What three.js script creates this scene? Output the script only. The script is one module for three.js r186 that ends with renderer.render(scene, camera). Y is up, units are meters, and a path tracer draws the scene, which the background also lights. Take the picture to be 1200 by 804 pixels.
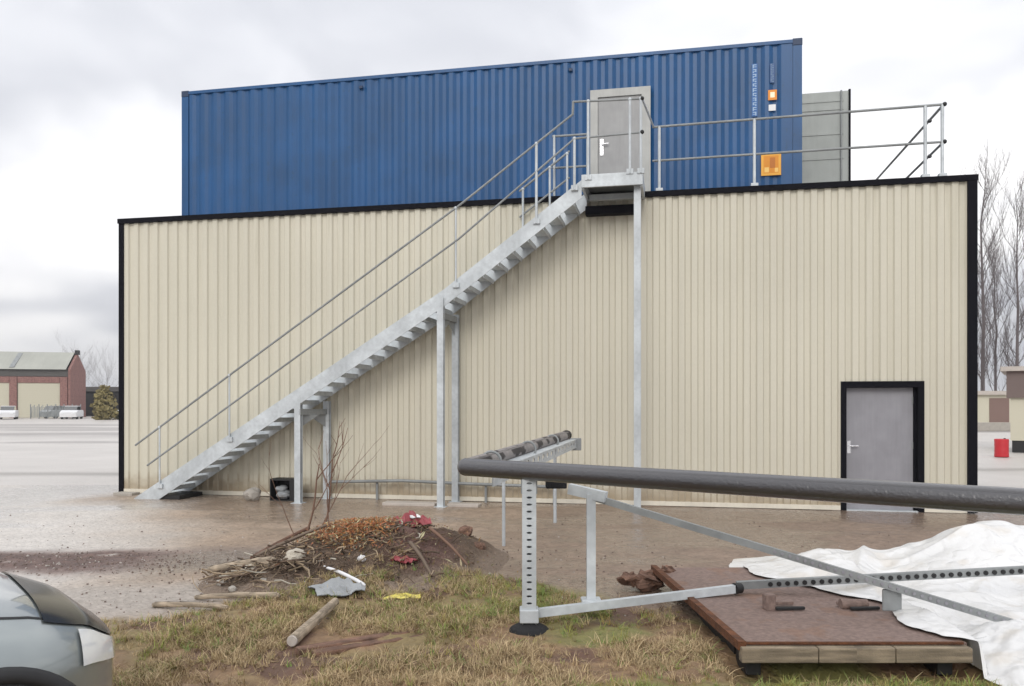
import * as THREE from 'three';
import { mergeGeometries } from 'three/addons/utils/BufferGeometryUtils.js';
import { RoundedBoxGeometry } from 'three/addons/geometries/RoundedBoxGeometry.js';

// ---------------------------------------------------------------- camera, sky, sun, exposure
const scene = new THREE.Scene();
const renderer = new THREE.WebGLRenderer({ antialias: true });
renderer.toneMapping = THREE.LinearToneMapping;
renderer.toneMappingExposure = 1.2;
renderer.shadowMap.enabled = true;
renderer.setSize(1024, 686);
const camera = new THREE.PerspectiveCamera(46.2, 1200 / 804, 0.1, 1500);
camera.position.set(0, 1.71, 0);
camera.lookAt(0, 1.71, -10);
camera.setViewOffset(1200, 804, 0, -72, 1200, 804);

// small deterministic noise kit
function rngOf(seed) { let a = seed >>> 0; return () => { a = (a + 0x6d2b79f5) | 0; let t = Math.imul(a ^ (a >>> 15), 1 | a); t = (t + Math.imul(t ^ (t >>> 7), 61 | t)) ^ t; return ((t ^ (t >>> 14)) >>> 0) / 4294967296; }; }
const R = rngOf(7);
const HN = 256, HT = new Float32Array(HN * HN); { const r = rngOf(99); for (let i = 0; i < HT.length; i++) HT[i] = r(); }
function vn(x, y, per = 256) {
  let xi = Math.floor(x), yi = Math.floor(y); let fx = x - xi, fy = y - yi;
  fx = fx * fx * (3 - 2 * fx); fy = fy * fy * (3 - 2 * fy);
  const m = (a) => ((a % per) + per) % per & 255;
  const x0 = m(xi), x1 = m(xi + 1), y0 = m(yi) * HN, y1 = m(yi + 1) * HN;
  const a = HT[y0 + x0], b = HT[y0 + x1], c = HT[y1 + x0], d = HT[y1 + x1];
  return a + (b - a) * fx + (c - a) * fy + (a - b - c + d) * fx * fy;
}
function fbm(x, y, o = 4, per = 256) { let s = 0, a = 0.5, n = 0; for (let i = 0; i < o; i++) { s += a * vn(x + i * 17, y + i * 31, per); n += a; a *= 0.5; x *= 2; y *= 2; per = Math.min(256, per * 2); } return s / n; }
const clamp = (x, a = 0, b = 1) => Math.min(b, Math.max(a, x));
const sst = (x, a, b) => { const t = clamp((x - a) / (b - a)); return t * t * (3 - 2 * t); };
const mix = (a, b, t) => a + (b - a) * t;
const mix3 = (a, b, t) => [mix(a[0], b[0], t), mix(a[1], b[1], t), mix(a[2], b[2], t)];

{ // overcast sky with soft broken cloud, computed for every direction
  const W = 1024, H = 512, data = new Float32Array(W * H * 4);
  for (let j = 0; j < H; j++) for (let i = 0; i < W; i++) {
    const v = (j + 0.5) / H, el = (v - 0.5) * Math.PI, az = ((i + 0.5) / W - 0.5) * 2 * Math.PI;
    const y = Math.sin(el), x = Math.cos(el) * Math.cos(az), z = Math.cos(el) * Math.sin(az);
    const k = 1 / (Math.max(y, 0) + 0.22);
    const px = x * k * 1.25 + 40, pz = z * k * 1.25 + 70;
    const w = fbm(px * 1.3 + 9, pz * 1.3, 4);
    let c = fbm(px + w * 1.1, pz + w * 0.9, 6);
    c = 0.75 * sst(c, 0.34, 0.62) + 0.25 * sst(fbm(px * 3.1 + 3 * w, pz * 3.1 + 50, 5), 0.32, 0.68);
    const up = Math.max(0, y);
    let L = mix(0.54, 0.88, c) * (0.80 + 0.75 * Math.sqrt(up));
    L *= mix(0.82, 1, sst(y, 0, 0.2));
    const tint = mix3([0.94, 0.965, 1.04], [1.0, 0.995, 1.0], c);
    const o = (j * W + i) * 4;
    for (let q = 0; q < 3; q++) data[o + q] = y < -0.02 ? 0.35 * [1, .96, .92][q] : L * tint[q];
    data[o + 3] = 1;
  }
  const sky = new THREE.DataTexture(data, W, H, THREE.RGBAFormat, THREE.FloatType);
  sky.mapping = THREE.EquirectangularReflectionMapping; sky.magFilter = THREE.LinearFilter; sky.minFilter = THREE.LinearFilter; sky.needsUpdate = true;
  scene.background = sky; scene.environment = sky;
}
const sun = new THREE.DirectionalLight(new THREE.Color(1, 0.965, 0.91), 1.05);
sun.position.set(-9, 26, 27); sun.target.position.set(0, 2, -12);
sun.castShadow = true; sun.shadow.radius = 48; sun.shadow.mapSize.set(2048, 2048);
Object.assign(sun.shadow.camera, { left: -25, right: 25, top: 25, bottom: -25, near: 1, far: 90 });
scene.add(sun, sun.target);
scene.fog = new THREE.FogExp2(new THREE.Color(0.80, 0.82, 0.86), 0.0005);

// ---------------------------------------------------------------- textures and materials
function tex(w, h, fn, srgb = true) {
  const d = new Uint8Array(w * h * 4);
  for (let j = 0; j < h; j++) for (let i = 0; i < w; i++) { const c = fn(i / w, j / h), o = (j * w + i) * 4; d[o] = clamp(c[0]) * 255; d[o + 1] = clamp(c[1]) * 255; d[o + 2] = clamp(c[2]) * 255; d[o + 3] = 255; }
  const t = new THREE.DataTexture(d, w, h); t.wrapS = t.wrapT = THREE.RepeatWrapping; t.magFilter = THREE.LinearFilter; t.minFilter = THREE.LinearMipmapLinearFilter; t.generateMipmaps = true;
  if (srgb) t.colorSpace = THREE.SRGBColorSpace; t.needsUpdate = true; return t;
}
const rep = (t, x, y = x) => { const c = t.clone(); c.repeat.set(x, y); c.needsUpdate = true; return c; };
const grey = (v) => [v, v, v];
const galvT = tex(256, 256, (u, v) => { const a = fbm(u * 24, v * 24, 3, 24), b = fbm(u * 4, v * 4, 4, 4); const g = 0.90 + 0.10 * (a - 0.5) + 0.20 * (b - 0.5); return [g * 0.985, g, g * 1.01]; });
const dirtT = tex(512, 512, (u, v) => { const s = fbm(u * 40, v * 3, 4, 40), b = fbm(u * 5, v * 5, 4, 5); const g = 0.94 + 0.05 * (s - 0.5) + 0.10 * (b - 0.5); return [g, g * 0.995, g * 0.985]; });
const grainT = tex(256, 256, (u, v) => grey(fbm(u * 32, v * 32, 4, 32)), false);
const lumpT = tex(512, 512, (u, v) => grey(0.6 * fbm(u * 24, v * 24, 5, 24) + 0.4 * sst(fbm(u * 70, v * 70, 2, 70), 0.45, 0.75)), false);
const rustT = tex(512, 512, (u, v) => { const a = fbm(u * 7, v * 7, 5, 7), b = fbm(u * 40 + 5, v * 40, 3, 40); return mix3(mix3([0.40, 0.33, 0.305], [0.54, 0.455, 0.42], b), [0.50, 0.34, 0.24], sst(a, 0.58, 0.78) * 0.3); });
const orangeRustT = tex(256, 256, (u, v) => { const a = fbm(u * 9, v * 9, 5, 9); return mix3([0.24, 0.15, 0.10], [0.52, 0.32, 0.19], a); });
const woodT = tex(256, 256, (u, v) => { const a = fbm(u * 3, v * 50, 4, 50), b = fbm(u * 6, v * 6, 4, 6); const g = 0.55 + 0.35 * (a - 0.5) + 0.25 * (b - 0.5); return [g * 1.05, g * 0.97, g * 0.86]; });
const blotchT = tex(256, 256, (u, v) => { const a = fbm(u * 8, v * 8, 4, 8), b = fbm(u * 30, v * 30, 3, 30); return mix3(mix3([0.56, 0.54, 0.53], [0.68, 0.66, 0.64], b), [0.22, 0.2, 0.2], sst(a, 0.54, 0.64)); });
const wallT = tex(2048, 720, (u, v) => { const x = u * 15.2, y = v * 5.3; const big = fbm(x * 0.5 + 3, y * 0.5, 4), run = fbm(x * 9, y * 0.35, 4), sp = fbm(x * 3 + 9, y * 6, 4), f = fbm(x * 40, y * 40, 2); let g = 0.95 + 0.07 * (big - 0.5) + 0.035 * (run - 0.5) + 0.02 * (f - 0.5); let c = [g, g * 0.998, g * 0.99]; c = mix3(c, [0.62, 0.53, 0.44], sst(0.55 * sp + 0.5 - y * 1.25, 0.18, 0.75) * 0.55); c = mix3(c, [0.80, 0.79, 0.75], sst(run, 0.62, 0.8) * sst(y, 3.2, 5.2) * 0.35); return c; });
const blueT = tex(512, 512, (u, v) => { const s = fbm(u * 30, v * 3, 4, 30), b = fbm(u * 6, v * 6, 5, 6), r = sst(fbm(u * 50 + 3, v * 30, 3, 50), 0.74, 0.8); let c = [0.05, 0.315, 0.525].map((x) => x * (0.93 + 0.08 * (s - 0.5) + 0.22 * (b - 0.5))); return mix3(c, [0.25, 0.2, 0.2], r * 0.1); });
const clothT = tex(512, 512, (u, v) => { const b = fbm(u * 5, v * 5, 5, 5), s = sst(fbm(u * 9 + 3, v * 9, 4, 9), 0.55, 0.8); return mix3(grey(0.93 + 0.08 * (b - 0.5)), [0.82, 0.77, 0.70], s * 0.35); });
const creaseT = tex(512, 512, (u, v) => { const a = Math.abs(fbm(u * 6, v * 6, 3, 6) - 0.5), b = Math.abs(fbm(u * 14 + 5, v * 11, 3, 14) - 0.5); return grey(0.9 - 1.5 * Math.min(a, 0.25) - 0.9 * Math.min(b, 0.2)); }, false);
const brickT = tex(256, 256, (u, v) => { const a = fbm(u * 20, v * 20, 3, 20); return [0.54 + 0.2 * (a - 0.5), 0.40 + 0.16 * (a - 0.5), 0.375 + 0.14 * (a - 0.5)]; });

const S = (o) => new THREE.MeshStandardMaterial({ side: THREE.DoubleSide, ...o });
const lin = (r, g, b) => new THREE.Color().setRGB(r, g, b);
const M = {
  galv: S({ map: galvT, color: lin(0.68, 0.70, 0.71), metalness: 0.1, roughness: 0.5 }),
  galvDull: S({ map: galvT, color: lin(0.34, 0.345, 0.34), metalness: 0.15, roughness: 0.6 }),
  clad: S({ map: rep(wallT, 1 / 15.2, 1 / 5.3), color: lin(0.655, 0.622, 0.52), roughness: 0.55 }),
  core: S({ color: lin(0.2, 0.19, 0.17), roughness: 0.9 }),
  blackTrim: new THREE.MeshPhysicalMaterial({ side: THREE.DoubleSide, map: dirtT, color: lin(0.004, 0.004, 0.008), specularIntensity: 0.35, roughness: 0.8 }),
  flash: S({ map: dirtT, color: lin(0.8, 0.76, 0.66), roughness: 0.45 }),
  doorGrey: S({ map: dirtT, color: lin(0.31, 0.31, 0.345), roughness: 0.45 }),
  doorLight: S({ map: dirtT, color: lin(0.36, 0.365, 0.375), roughness: 0.5 }),
  frameLight: S({ map: dirtT, color: lin(0.47, 0.48, 0.47), roughness: 0.5 }),
  blue: S({ map: rep(blueT, 0.3, 0.3), roughness: 0.42, color: lin(1, 1, 1) }),
  blueDark: S({ color: lin(0.01, 0.03, 0.08), roughness: 0.5 }),
  greyPanel: S({ map: rep(dirtT, 0.6, 0.6), color: lin(0.42, 0.45, 0.44), roughness: 0.6 }),
  roof: S({ color: lin(0.12, 0.12, 0.13), roughness: 0.8 }),
  black: S({ color: lin(0.012, 0.012, 0.013), roughness: 0.6 }),
  pipe: new THREE.MeshPhysicalMaterial({ side: THREE.DoubleSide, map: rep(dirtT, 1, 1), color: lin(0.03, 0.028, 0.034), roughness: 0.35, ior: 1.7, clearcoat: 1, clearcoatRoughness: 0.3, bumpMap: rep(grainT, 3, 3), bumpScale: 0.003 }),
  pipeOld: S({ map: rep(blotchT, 0.35, 0.9), color: lin(0.75, 0.74, 0.75), roughness: 0.7, bumpMap: rep(grainT, 4), bumpScale: 0.004 }),
  rubber: S({ color: lin(0.012, 0.012, 0.014), roughness: 0.8, bumpMap: rep(grainT, 6), bumpScale: 0.004 }),
  concrete: S({ map: rep(dirtT, 1.5), color: lin(0.46, 0.43, 0.39), roughness: 0.85, bumpMap: rep(grainT, 5), bumpScale: 0.004 }),
  paleSlab: S({ map: rep(dirtT, 1.5), color: lin(0.55, 0.5, 0.46), roughness: 0.8 }),
  rust: S({ map: rustT, roughness: 0.75, color: lin(1.1, 1.13, 1.13), bumpMap: rep(grainT, 3), bumpScale: 0.004 }),
  rustOrange: S({ map: rep(orangeRustT, 2), roughness: 0.9, bumpMap: rep(grainT, 5), bumpScale: 0.006 }),
  plank: S({ map: woodT, color: lin(0.82, 0.78, 0.70), roughness: 0.85, bumpMap: rep(grainT, 4), bumpScale: 0.003 }),
  oldWood: S({ map: rep(woodT, 2), color: lin(1.25, 1.2, 1.15), roughness: 0.85, bumpMap: rep(grainT, 6), bumpScale: 0.004 }),
  rotWood: S({ map: rep(woodT, 2), color: lin(0.62, 0.42, 0.38), roughness: 0.9, bumpMap: rep(grainT, 6), bumpScale: 0.006 }),
  cloth: new THREE.MeshPhysicalMaterial({ side: THREE.DoubleSide, map: rep(clothT, 0.5), color: lin(0.84, 0.835, 0.825), bumpMap: rep(creaseT, 0.55), bumpScale: 0.035, roughness: 0.38, clearcoat: 0.3, clearcoatRoughness: 0.4 }),
  bark: S({ color: lin(0.16, 0.12, 0.09), roughness: 0.9 }),
  twig: S({ color: lin(0.20, 0.12, 0.085), roughness: 0.9 }),
  farBark: S({ color: lin(0.13, 0.11, 0.11), roughness: 1 }),
  brick: S({ map: rep(brickT, 0.5), roughness: 0.9 }),
  farRoof: S({ map: rep(dirtT, 0.1), color: lin(0.44, 0.45, 0.41), roughness: 0.8 }),
  shutter: S({ color: lin(0.55, 0.52, 0.41), roughness: 0.7 }),
  fascia: S({ color: lin(0.09, 0.085, 0.08), roughness: 0.8 }),
  white: S({ color: lin(0.75, 0.75, 0.76), roughness: 0.5 }),
  red: S({ color: lin(0.5, 0.02, 0.03), roughness: 0.5 }),
  redScrap: S({ map: dirtT, color: lin(0.36, 0.07, 0.085), roughness: 0.5 }),
  yellow: S({ color: lin(0.72, 0.63, 0.14), roughness: 0.5 }),
  greyScrap: S({ map: dirtT, color: lin(0.36, 0.38, 0.40), roughness: 0.6 }),
  stone: S({ map: rep(dirtT, 3), color: lin(0.6, 0.55, 0.47), roughness: 0.9, bumpMap: rep(grainT, 6), bumpScale: 0.006 }),
  carPaint: new THREE.MeshPhysicalMaterial({ side: THREE.DoubleSide, color: lin(0.30, 0.33, 0.33), metalness: 0.55, roughness: 0.3, clearcoat: 1, clearcoatRoughness: 0.05 }),
  carGlass: new THREE.MeshPhysicalMaterial({ side: THREE.DoubleSide, color: lin(0.012, 0.015, 0.016), roughness: 0.06, clearcoat: 1, clearcoatRoughness: 0.03 }),
  lens: new THREE.MeshPhysicalMaterial({ side: THREE.DoubleSide, color: lin(0.85, 0.87, 0.88), metalness: 0.15, roughness: 0.18, clearcoat: 1, clearcoatRoughness: 0.02 }),
  darkTrim: new THREE.MeshPhysicalMaterial({ side: THREE.DoubleSide, color: lin(0.022, 0.022, 0.022), roughness: 0.16, specularIntensity: 0.55 }),
  chrome: S({ color: lin(0.7, 0.7, 0.72), metalness: 0.9, roughness: 0.2 }),
};

// ---------------------------------------------------------------- geometry helpers
function uvm(g) { // uv in metres from the dominant axis of each face normal
  const p = g.attributes.position, n = g.attributes.normal, a = new Float32Array(p.count * 2);
  for (let i = 0; i < p.count; i++) {
    const ax = Math.abs(n.getX(i)), ay = Math.abs(n.getY(i)), az = Math.abs(n.getZ(i));
    if (az >= ax && az >= ay) { a[2 * i] = p.getX(i); a[2 * i + 1] = p.getY(i); } else if (ax >= ay) { a[2 * i] = p.getZ(i); a[2 * i + 1] = p.getY(i); } else { a[2 * i] = p.getX(i); a[2 * i + 1] = p.getZ(i); }
  }
  g.setAttribute('uv', new THREE.BufferAttribute(a, 2)); return g;
}
function join(list) {
  list = [].concat(list).map((g) => { const q = g.index ? g.toNonIndexed() : g; for (const k of Object.keys(q.attributes)) if (!['position', 'normal', 'uv'].includes(k)) q.deleteAttribute(k); if (!q.attributes.uv) q.setAttribute('uv', new THREE.BufferAttribute(new Float32Array(q.attributes.position.count * 2), 2)); return q; });
  return list.length > 1 ? mergeGeometries(list) : list[0];
}
const used = new Map();
function numbered(name) { const k = used.get(name) ?? 0; used.set(name, k + 1); return k ? name + '_' + String(k).padStart(3, '0') : name; }
function part(name, geoms, mat, parent, extra = {}) {
  const g = extra.keepUV ? join(geoms) : uvm(join(geoms)), m = new THREE.Mesh(g, mat);
  const k = parent.userData.names ??= {}; k[name] = (k[name] ?? -1) + 1;
  m.name = k[name] ? name + '_' + String(k[name]).padStart(3, '0') : name;
  m.castShadow = m.receiveShadow = true; if (extra.label) m.userData.label = extra.label; if (extra.kind) m.userData.kind = extra.kind;
  parent.add(m); return m;
}
function thing(name, label, category, pos = [0, 0, 0], ry = 0, group) {
  const o = new THREE.Group(); o.name = numbered(name); o.position.set(...pos); o.rotation.y = ry;
  o.userData = { label, category }; if (group) o.userData.group = group; scene.add(o); return o;
}
function solo(name, label, category, geoms, mat, pos = [0, 0, 0], ry = 0, group, keepUV) {
  const g = keepUV ? join(geoms) : uvm(join(geoms)), m = new THREE.Mesh(g, mat); m.name = numbered(name); m.position.set(...pos); m.rotation.y = ry;
  m.castShadow = m.receiveShadow = true; m.userData = { label, category }; if (group) m.userData.group = group; scene.add(m); return m;
}
function struct(m, name) { m.name = name; m.userData.kind = 'structure'; m.receiveShadow = true; scene.add(m); return m; }
const V = (x, y, z) => new THREE.Vector3(x, y, z);
const box = (x0, x1, y0, y1, z0, z1) => new THREE.BoxGeometry(x1 - x0, y1 - y0, z1 - z0).translate((x0 + x1) / 2, (y0 + y1) / 2, (z0 + z1) / 2);
const rbox = (x0, x1, y0, y1, z0, z1, r = 0.008) => new RoundedBoxGeometry(x1 - x0, y1 - y0, z1 - z0, 2, r).translate((x0 + x1) / 2, (y0 + y1) / 2, (z0 + z1) / 2);
function cyl(a, b, r, r2 = r, seg = 10) { const d = b.clone().sub(a), L = d.length(); const g = new THREE.CylinderGeometry(r2, r, L, seg); g.translate(0, L / 2, 0); g.applyQuaternion(new THREE.Quaternion().setFromUnitVectors(V(0, 1, 0), d.normalize())); return g.translate(a.x, a.y, a.z); }
const ball = (p, r, seg = 10) => new THREE.SphereGeometry(r, seg, seg - 2).translate(p.x, p.y, p.z);
function run(pts, r, seg = 8) { const o = []; for (let i = 0; i < pts.length - 1; i++) o.push(cyl(pts[i], pts[i + 1], r, r, seg)); for (const p of pts) o.push(ball(p, r * 1.02, 8)); return o; }
function beam(a, b, w, h, up = V(0, 1, 0)) { const d = b.clone().sub(a), L = d.length(); d.normalize(); const s = d.clone().cross(up).normalize(), u = s.clone().cross(d).normalize(); const g = new THREE.BoxGeometry(L, h, w); g.applyMatrix4(new THREE.Matrix4().makeBasis(d, u, s)); const c = a.clone().add(b).multiplyScalar(0.5); return g.translate(c.x, c.y, c.z); }
function quads(list) { const p = []; for (const [a, b, c, d] of list) p.push(...a, ...b, ...c, ...a, ...c, ...d); const g = new THREE.BufferGeometry(); g.setAttribute('position', new THREE.Float32BufferAttribute(p, 3)); g.computeVertexNormals(); return g; }
function rock(r, seed, flat = 0.7, amp = 0.35) { const g = new THREE.IcosahedronGeometry(r, 3), p = g.attributes.position, s = seed * 3.1; for (let i = 0; i < p.count; i++) { const x = p.getX(i) / r, y = p.getY(i) / r, z = p.getZ(i) / r; const k = 1 + amp * (fbm(x * 1.6 + s + 20 + y, z * 1.6 + s + 40 - y, 3) - 0.5) * 2.6 + 0.22 * (fbm(x * 4 + s + 9 + y * 3, z * 4 + s - y * 3 + 70, 2) - 0.5); p.setXYZ(i, x * r * k, y * r * k * flat, z * r * k); } g.computeVertexNormals(); return g; }
// thin crumpled sheet with thickness, centred, lying on y = 0
function crumple(w, d, h, seed, n = 14, t = 0.006) {
  const top = [], P = []; const f = (i, j) => { const u = i / n - 0.5, v = j / n - 0.5; const e = 1 + 0.5 * (fbm(Math.atan2(v, u) * 2 + seed * 7 + 9, seed, 3) - 0.5); return V(u * w * e, Math.max(0.004, h * (fbm(u * 5 + seed * 5 + 30, v * 5 + seed * 3 + 30, 3) * 1.9 - 0.5) * (1 - 1.3 * (u * u + v * v))), v * d * e); };
  for (let i = 0; i < n; i++) for (let j = 0; j < n; j++) { const a = f(i, j), b = f(i, j + 1), c = f(i + 1, j + 1), e = f(i + 1, j); top.push([a, b, c, e].map((q) => q.toArray())); P.push([a, e, c, b].map((q) => [q.x, q.y - t, q.z])); }
  return quads([...top, ...P]);
}

// ---------------------------------------------------------------- ground
const inGrass = (x, z) => { // > 0 on the rough grass in the foreground
  const d = -z; let edge;
  if (x < -3.2) edge = 5.6 + (x + 3.2) * 0.6; else if (x < -0.6) edge = mix(6.1, 7.9, sst(x, -3.2, -1.4)); else if (x < 1.4) edge = mix(7.7, 6.9, sst(x, -0.6, 1.4)); else edge = mix(7.2, 6.2, sst(x, 1.2, 1.7));
  return edge + 0.9 * (fbm(x * 0.9 + 40, z * 0.9 + 40, 4) - 0.5) - d;
};
function mounds(x, z) {
  let h = 0;
  h += 0.38 * Math.exp(-(((x + 1.75) / 0.75) ** 2 + ((z + 8.35) / 0.7) ** 2));
  h += 0.26 * Math.exp(-(((x + 0.95) / 0.5) ** 2 + ((z + 8.5) / 0.75) ** 2)) + 0.16 * Math.exp(-(((x + 0.5) / 0.3) ** 2 + ((z + 9.0) / 0.4) ** 2));
  h += 0.11 * Math.exp(-(((x + 2.2) / 0.5) ** 2 + ((z + 7.6) / 0.45) ** 2));
  return h;
}
function yardH(x, z) {
  const g = sst(inGrass(x, z), -0.4, 0.5);
  let h = 0.012 * (fbm(x * 0.5 + 9, z * 0.5 + 9, 3) - 0.5) + 0.012 * (fbm(x * 4 + 3, z * 4 + 5, 3) - 0.5);
  h += g * (0.09 * (fbm(x * 1.3 + 60, z * 1.3 + 20, 3) - 0.45) + 0.07 * (fbm(x * 6 + 1, z * 6 + 8, 3) - 0.5) + 0.02);
  const strip = sst(fbm(x * 1.1, z * 1.6, 3), 0.3, 0.6) * Math.exp(-(((x + 5.4) / 1.6) ** 4 + ((z + 8.7) / 0.6) ** 4));
  h += strip * 0.03 * fbm(x * 9 + 3, z * 9, 3);
  h -= 0.10 * sst(x, 1.3, 1.5) * (1 - sst(x, 2.9, 3.1)) * sst(z, -5.5, -5.2) * (1 - sst(z, -4.95, -4.75));
  h *= sst(x, -11.2, -9.5) * (1 - sst(x, 8.6, 9.4)) * sst(-z, 2.5, 3.5) * (1 - sst(-z, 15.5, 16.8)); h += 0.006;
  return h;
}
const groundAt = (x, z) => yardH(x, z) + mounds(x, z);
{
  const X0 = -11.5, X1 = 9.5, Z0 = -17, Z1 = -2.5, NX = 360, NZ = 280, pos = [], uv = [], idx = [];
  for (let j = 0; j <= NZ; j++) for (let i = 0; i <= NX; i++) { const x = mix(X0, X1, i / NX), z = mix(Z0, Z1, j / NZ); pos.push(x, yardH(x, z), z); uv.push(i / NX, j / NZ); }
  for (let j = 0; j < NZ; j++) for (let i = 0; i < NX; i++) { const a = j * (NX + 1) + i, b = a + 1, c = a + NX + 1, d = c + 1; idx.push(a, c, b, b, c, d); }
  const g = new THREE.BufferGeometry(); g.setAttribute('position', new THREE.Float32BufferAttribute(pos, 3)); g.setAttribute('uv', new THREE.Float32BufferAttribute(uv, 2)); g.setIndex(idx); g.computeVertexNormals();
  const W = 2048, H = 1414, rough = new Uint8Array(W * H * 4);
  const map = tex(W, H, (u, v) => {
    const x = mix(X0, X1, u), z = mix(Z0, Z1, v), d = -z;
    const n1 = fbm(x * 0.45 + 11, z * 0.45 + 7, 4), n2 = fbm(x * 2.2 + 3, z * 2.2 + 1, 4), n3 = vn(x * 38, z * 38), n4 = fbm(x * 12, z * 12, 3);
    // wall line runs from (-7.59,-15.55) to (7.23,-12.54): distance in front of it
    const wl = (x + 7.59) * -0.199 + (z + 15.55) * 0.98, ul = (x + 7.59) * 0.98 + (z + 15.55) * 0.199;
    let conc = mix3([0.745, 0.722, 0.695], [0.865, 0.843, 0.82], n1 * 0.6 + n2 * 0.4);
    conc = conc.map((q) => q * (0.93 + 0.10 * n3 + 0.1 * (n4 - 0.5)));
    let mud = mix3([0.55, 0.475, 0.405], [0.69, 0.61, 0.535], n2);
    mud = mix3(mud, [0.50, 0.43, 0.385], sst(ul, 7, 11) * 0.6).map((q) => q * (0.9 + 0.12 * n3 + 0.22 * (n4 - 0.5)));
    const mb = sst(x + (d - 9) * 0.28 + 1.9 * (n1 - 0.5) + 0.5 * (n2 - .5), -5.6, -3.4);
    const nearwall = sst(ul, -0.6, 0.5) * (1 - sst(wl, 0.8, 2.2));
    let c = mix3(conc, mud, clamp(Math.max(mb, nearwall * 0.75)));
    // grey gravel lane in front of the bank
    const gr = Math.exp(-(((d - 7.1 - 0.25 * (x + 3)) / 0.75) ** 4)) * (1 - sst(x, -2.9, -1.9)) ;
    c = mix3(c, mix3([0.575, 0.545, 0.515], [0.72, 0.69, 0.66], n3 * 0.6 + n4 * 0.4), gr * 0.85);
    // dark churned mud strips
    const s1 = Math.exp(-(((x + 5.6) / 1.95) ** 6 + ((d - 8.65 + 0.5 * (n1 - .5) + 0.35 * (n2 - .5)) / 0.58) ** 4));
    const s2 = Math.exp(-(((x + 2.9) / 0.9) ** 4 + ((d - 8.9 + 0.6 * (n1 - .5)) / 0.7) ** 4));
    c = mix3(c, mix3([0.30, 0.235, 0.215], [0.50, 0.41, 0.38], n4), clamp(s1 * 1.15) * sst(n2 + 0.3 * n4, 0.22, 0.48));
    c = mix3(c, mix3([0.42, 0.37, 0.34], [0.54, 0.49, 0.46], n4), clamp(s2) * 0.75);
    // soil and dead grass
    const gs = sst(inGrass(x, z) + 0.7 * (n2 - .5), -0.35, 0.25);
    let so = mix3([0.40, 0.31, 0.23], [0.64, 0.53, 0.40], n4 * 0.75 + n3 * 0.25);
    so = mix3(so, [0.47, 0.47, 0.27], sst(fbm(x * 1.5 + 70, z * 1.5 + 12, 4), 0.40, 0.58) * (0.35 + 0.5 * sst(x, -0.6, 0.8)));
    so = mix3(so, [0.33, 0.23, 0.20], sst(fbm(x * 1.1 + 20, z * 2.1 + 52, 3), 0.52, 0.66) * 0.7);
    c = mix3(c, so, gs);
    // puddle film: roughness
    const wet = clamp(sst(fbm(x * 0.35 + 31, z * 0.8 + 3, 4), 0.36, 0.56) * (1 - gs) * (1 - s1 * 0.6));
    const ro = mix(mix(0.62, 0.78, n4), 0.22, wet * (0.45 + 0.55 * (1 - gr)));
    const o = (Math.round(v * H) * W + Math.round(u * W)) * 4; rough[o] = rough[o + 1] = rough[o + 2] = ro * 255; rough[o + 3] = 255;
    return c.map((q) => q * (1 - 0.05 * wet));
  });
  map.wrapS = map.wrapT = THREE.ClampToEdgeWrapping;
  const rt = new THREE.DataTexture(rough, W, H); rt.magFilter = THREE.LinearFilter; rt.needsUpdate = true;
  const m = new THREE.MeshStandardMaterial({ map, roughnessMap: rt, roughness: 1, bumpMap: rep(lumpT, 9, 6.3), bumpScale: 0.016 });
  struct(new THREE.Mesh(g, m), 'yard');
  // the wider ground, to the horizon
  const gm = tex(1024, 1024, (u, v) => {
    const x = -100 + u * 130, z = -135 + v * 130, n1 = fbm(x * 0.16 + 5, z * 0.35 + 9, 4), n2 = fbm(x * 0.9, z * 0.9, 3);
    let c = mix3([0.70, 0.68, 0.655], [0.83, 0.807, 0.785], n1 * 0.6 + n2 * 0.4);
    const st = sst(fbm(x * 0.05 + 3, z * 0.22 + 14, 3), 0.60, 0.68); c = mix3(c, [0.5, 0.475, 0.46], st * 0.5);
    const s2 = Math.exp(-(((z + 19.5 + 0.06 * (x + 20) + 1.2 * (n1 - .5)) / 0.5) ** 2)); c = mix3(c, [0.47, 0.45, 0.42], s2 * 0.55);
    const s3 = Math.exp(-(((z + 46 + 0.1 * (x + 30) + 5 * (n1 - .5)) / 2.2) ** 2)); c = mix3(c, [0.5, 0.475, 0.46], s3 * 0.6);
    return c;
  });
  gm.wrapS = gm.wrapT = THREE.MirroredRepeatWrapping;
  const gs = new THREE.Shape(); gs.moveTo(-800, -800); gs.lineTo(800, -800); gs.lineTo(800, 800); gs.lineTo(-800, 800);
  const hole = new THREE.Path(); hole.moveTo(-11.2, 2.8); hole.lineTo(-11.2, 16.7); hole.lineTo(9.2, 16.7); hole.lineTo(9.2, 2.8); gs.holes.push(hole);
  const G = new THREE.ShapeGeometry(gs).rotateX(-Math.PI / 2), p = G.attributes.position, q = G.attributes.uv;
  for (let i = 0; i < p.count; i++) q.setXY(i, (p.getX(i) + 100) / 130, (p.getZ(i) + 135) / 130);
  const o = struct(new THREE.Mesh(G, S({ map: gm, roughness: 0.42, bumpMap: rep(lumpT, 60), bumpScale: 0.01 })), 'ground'); o.position.y = -0.012;
}

// ---------------------------------------------------------------- building frame: u along the wall, v up, w out of the wall towards the camera
const TH = -0.20038, LX = -7.59, LZ = -15.55, CU = Math.cos(TH), SU = Math.sin(TH);
const B = (u, v, w) => [LX + u * CU + w * SU, v, LZ - u * SU + w * CU];
const bthing = (name, label, cat, u, v, w, group) => thing(name, label, cat, B(u, v, w), TH, group);

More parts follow.
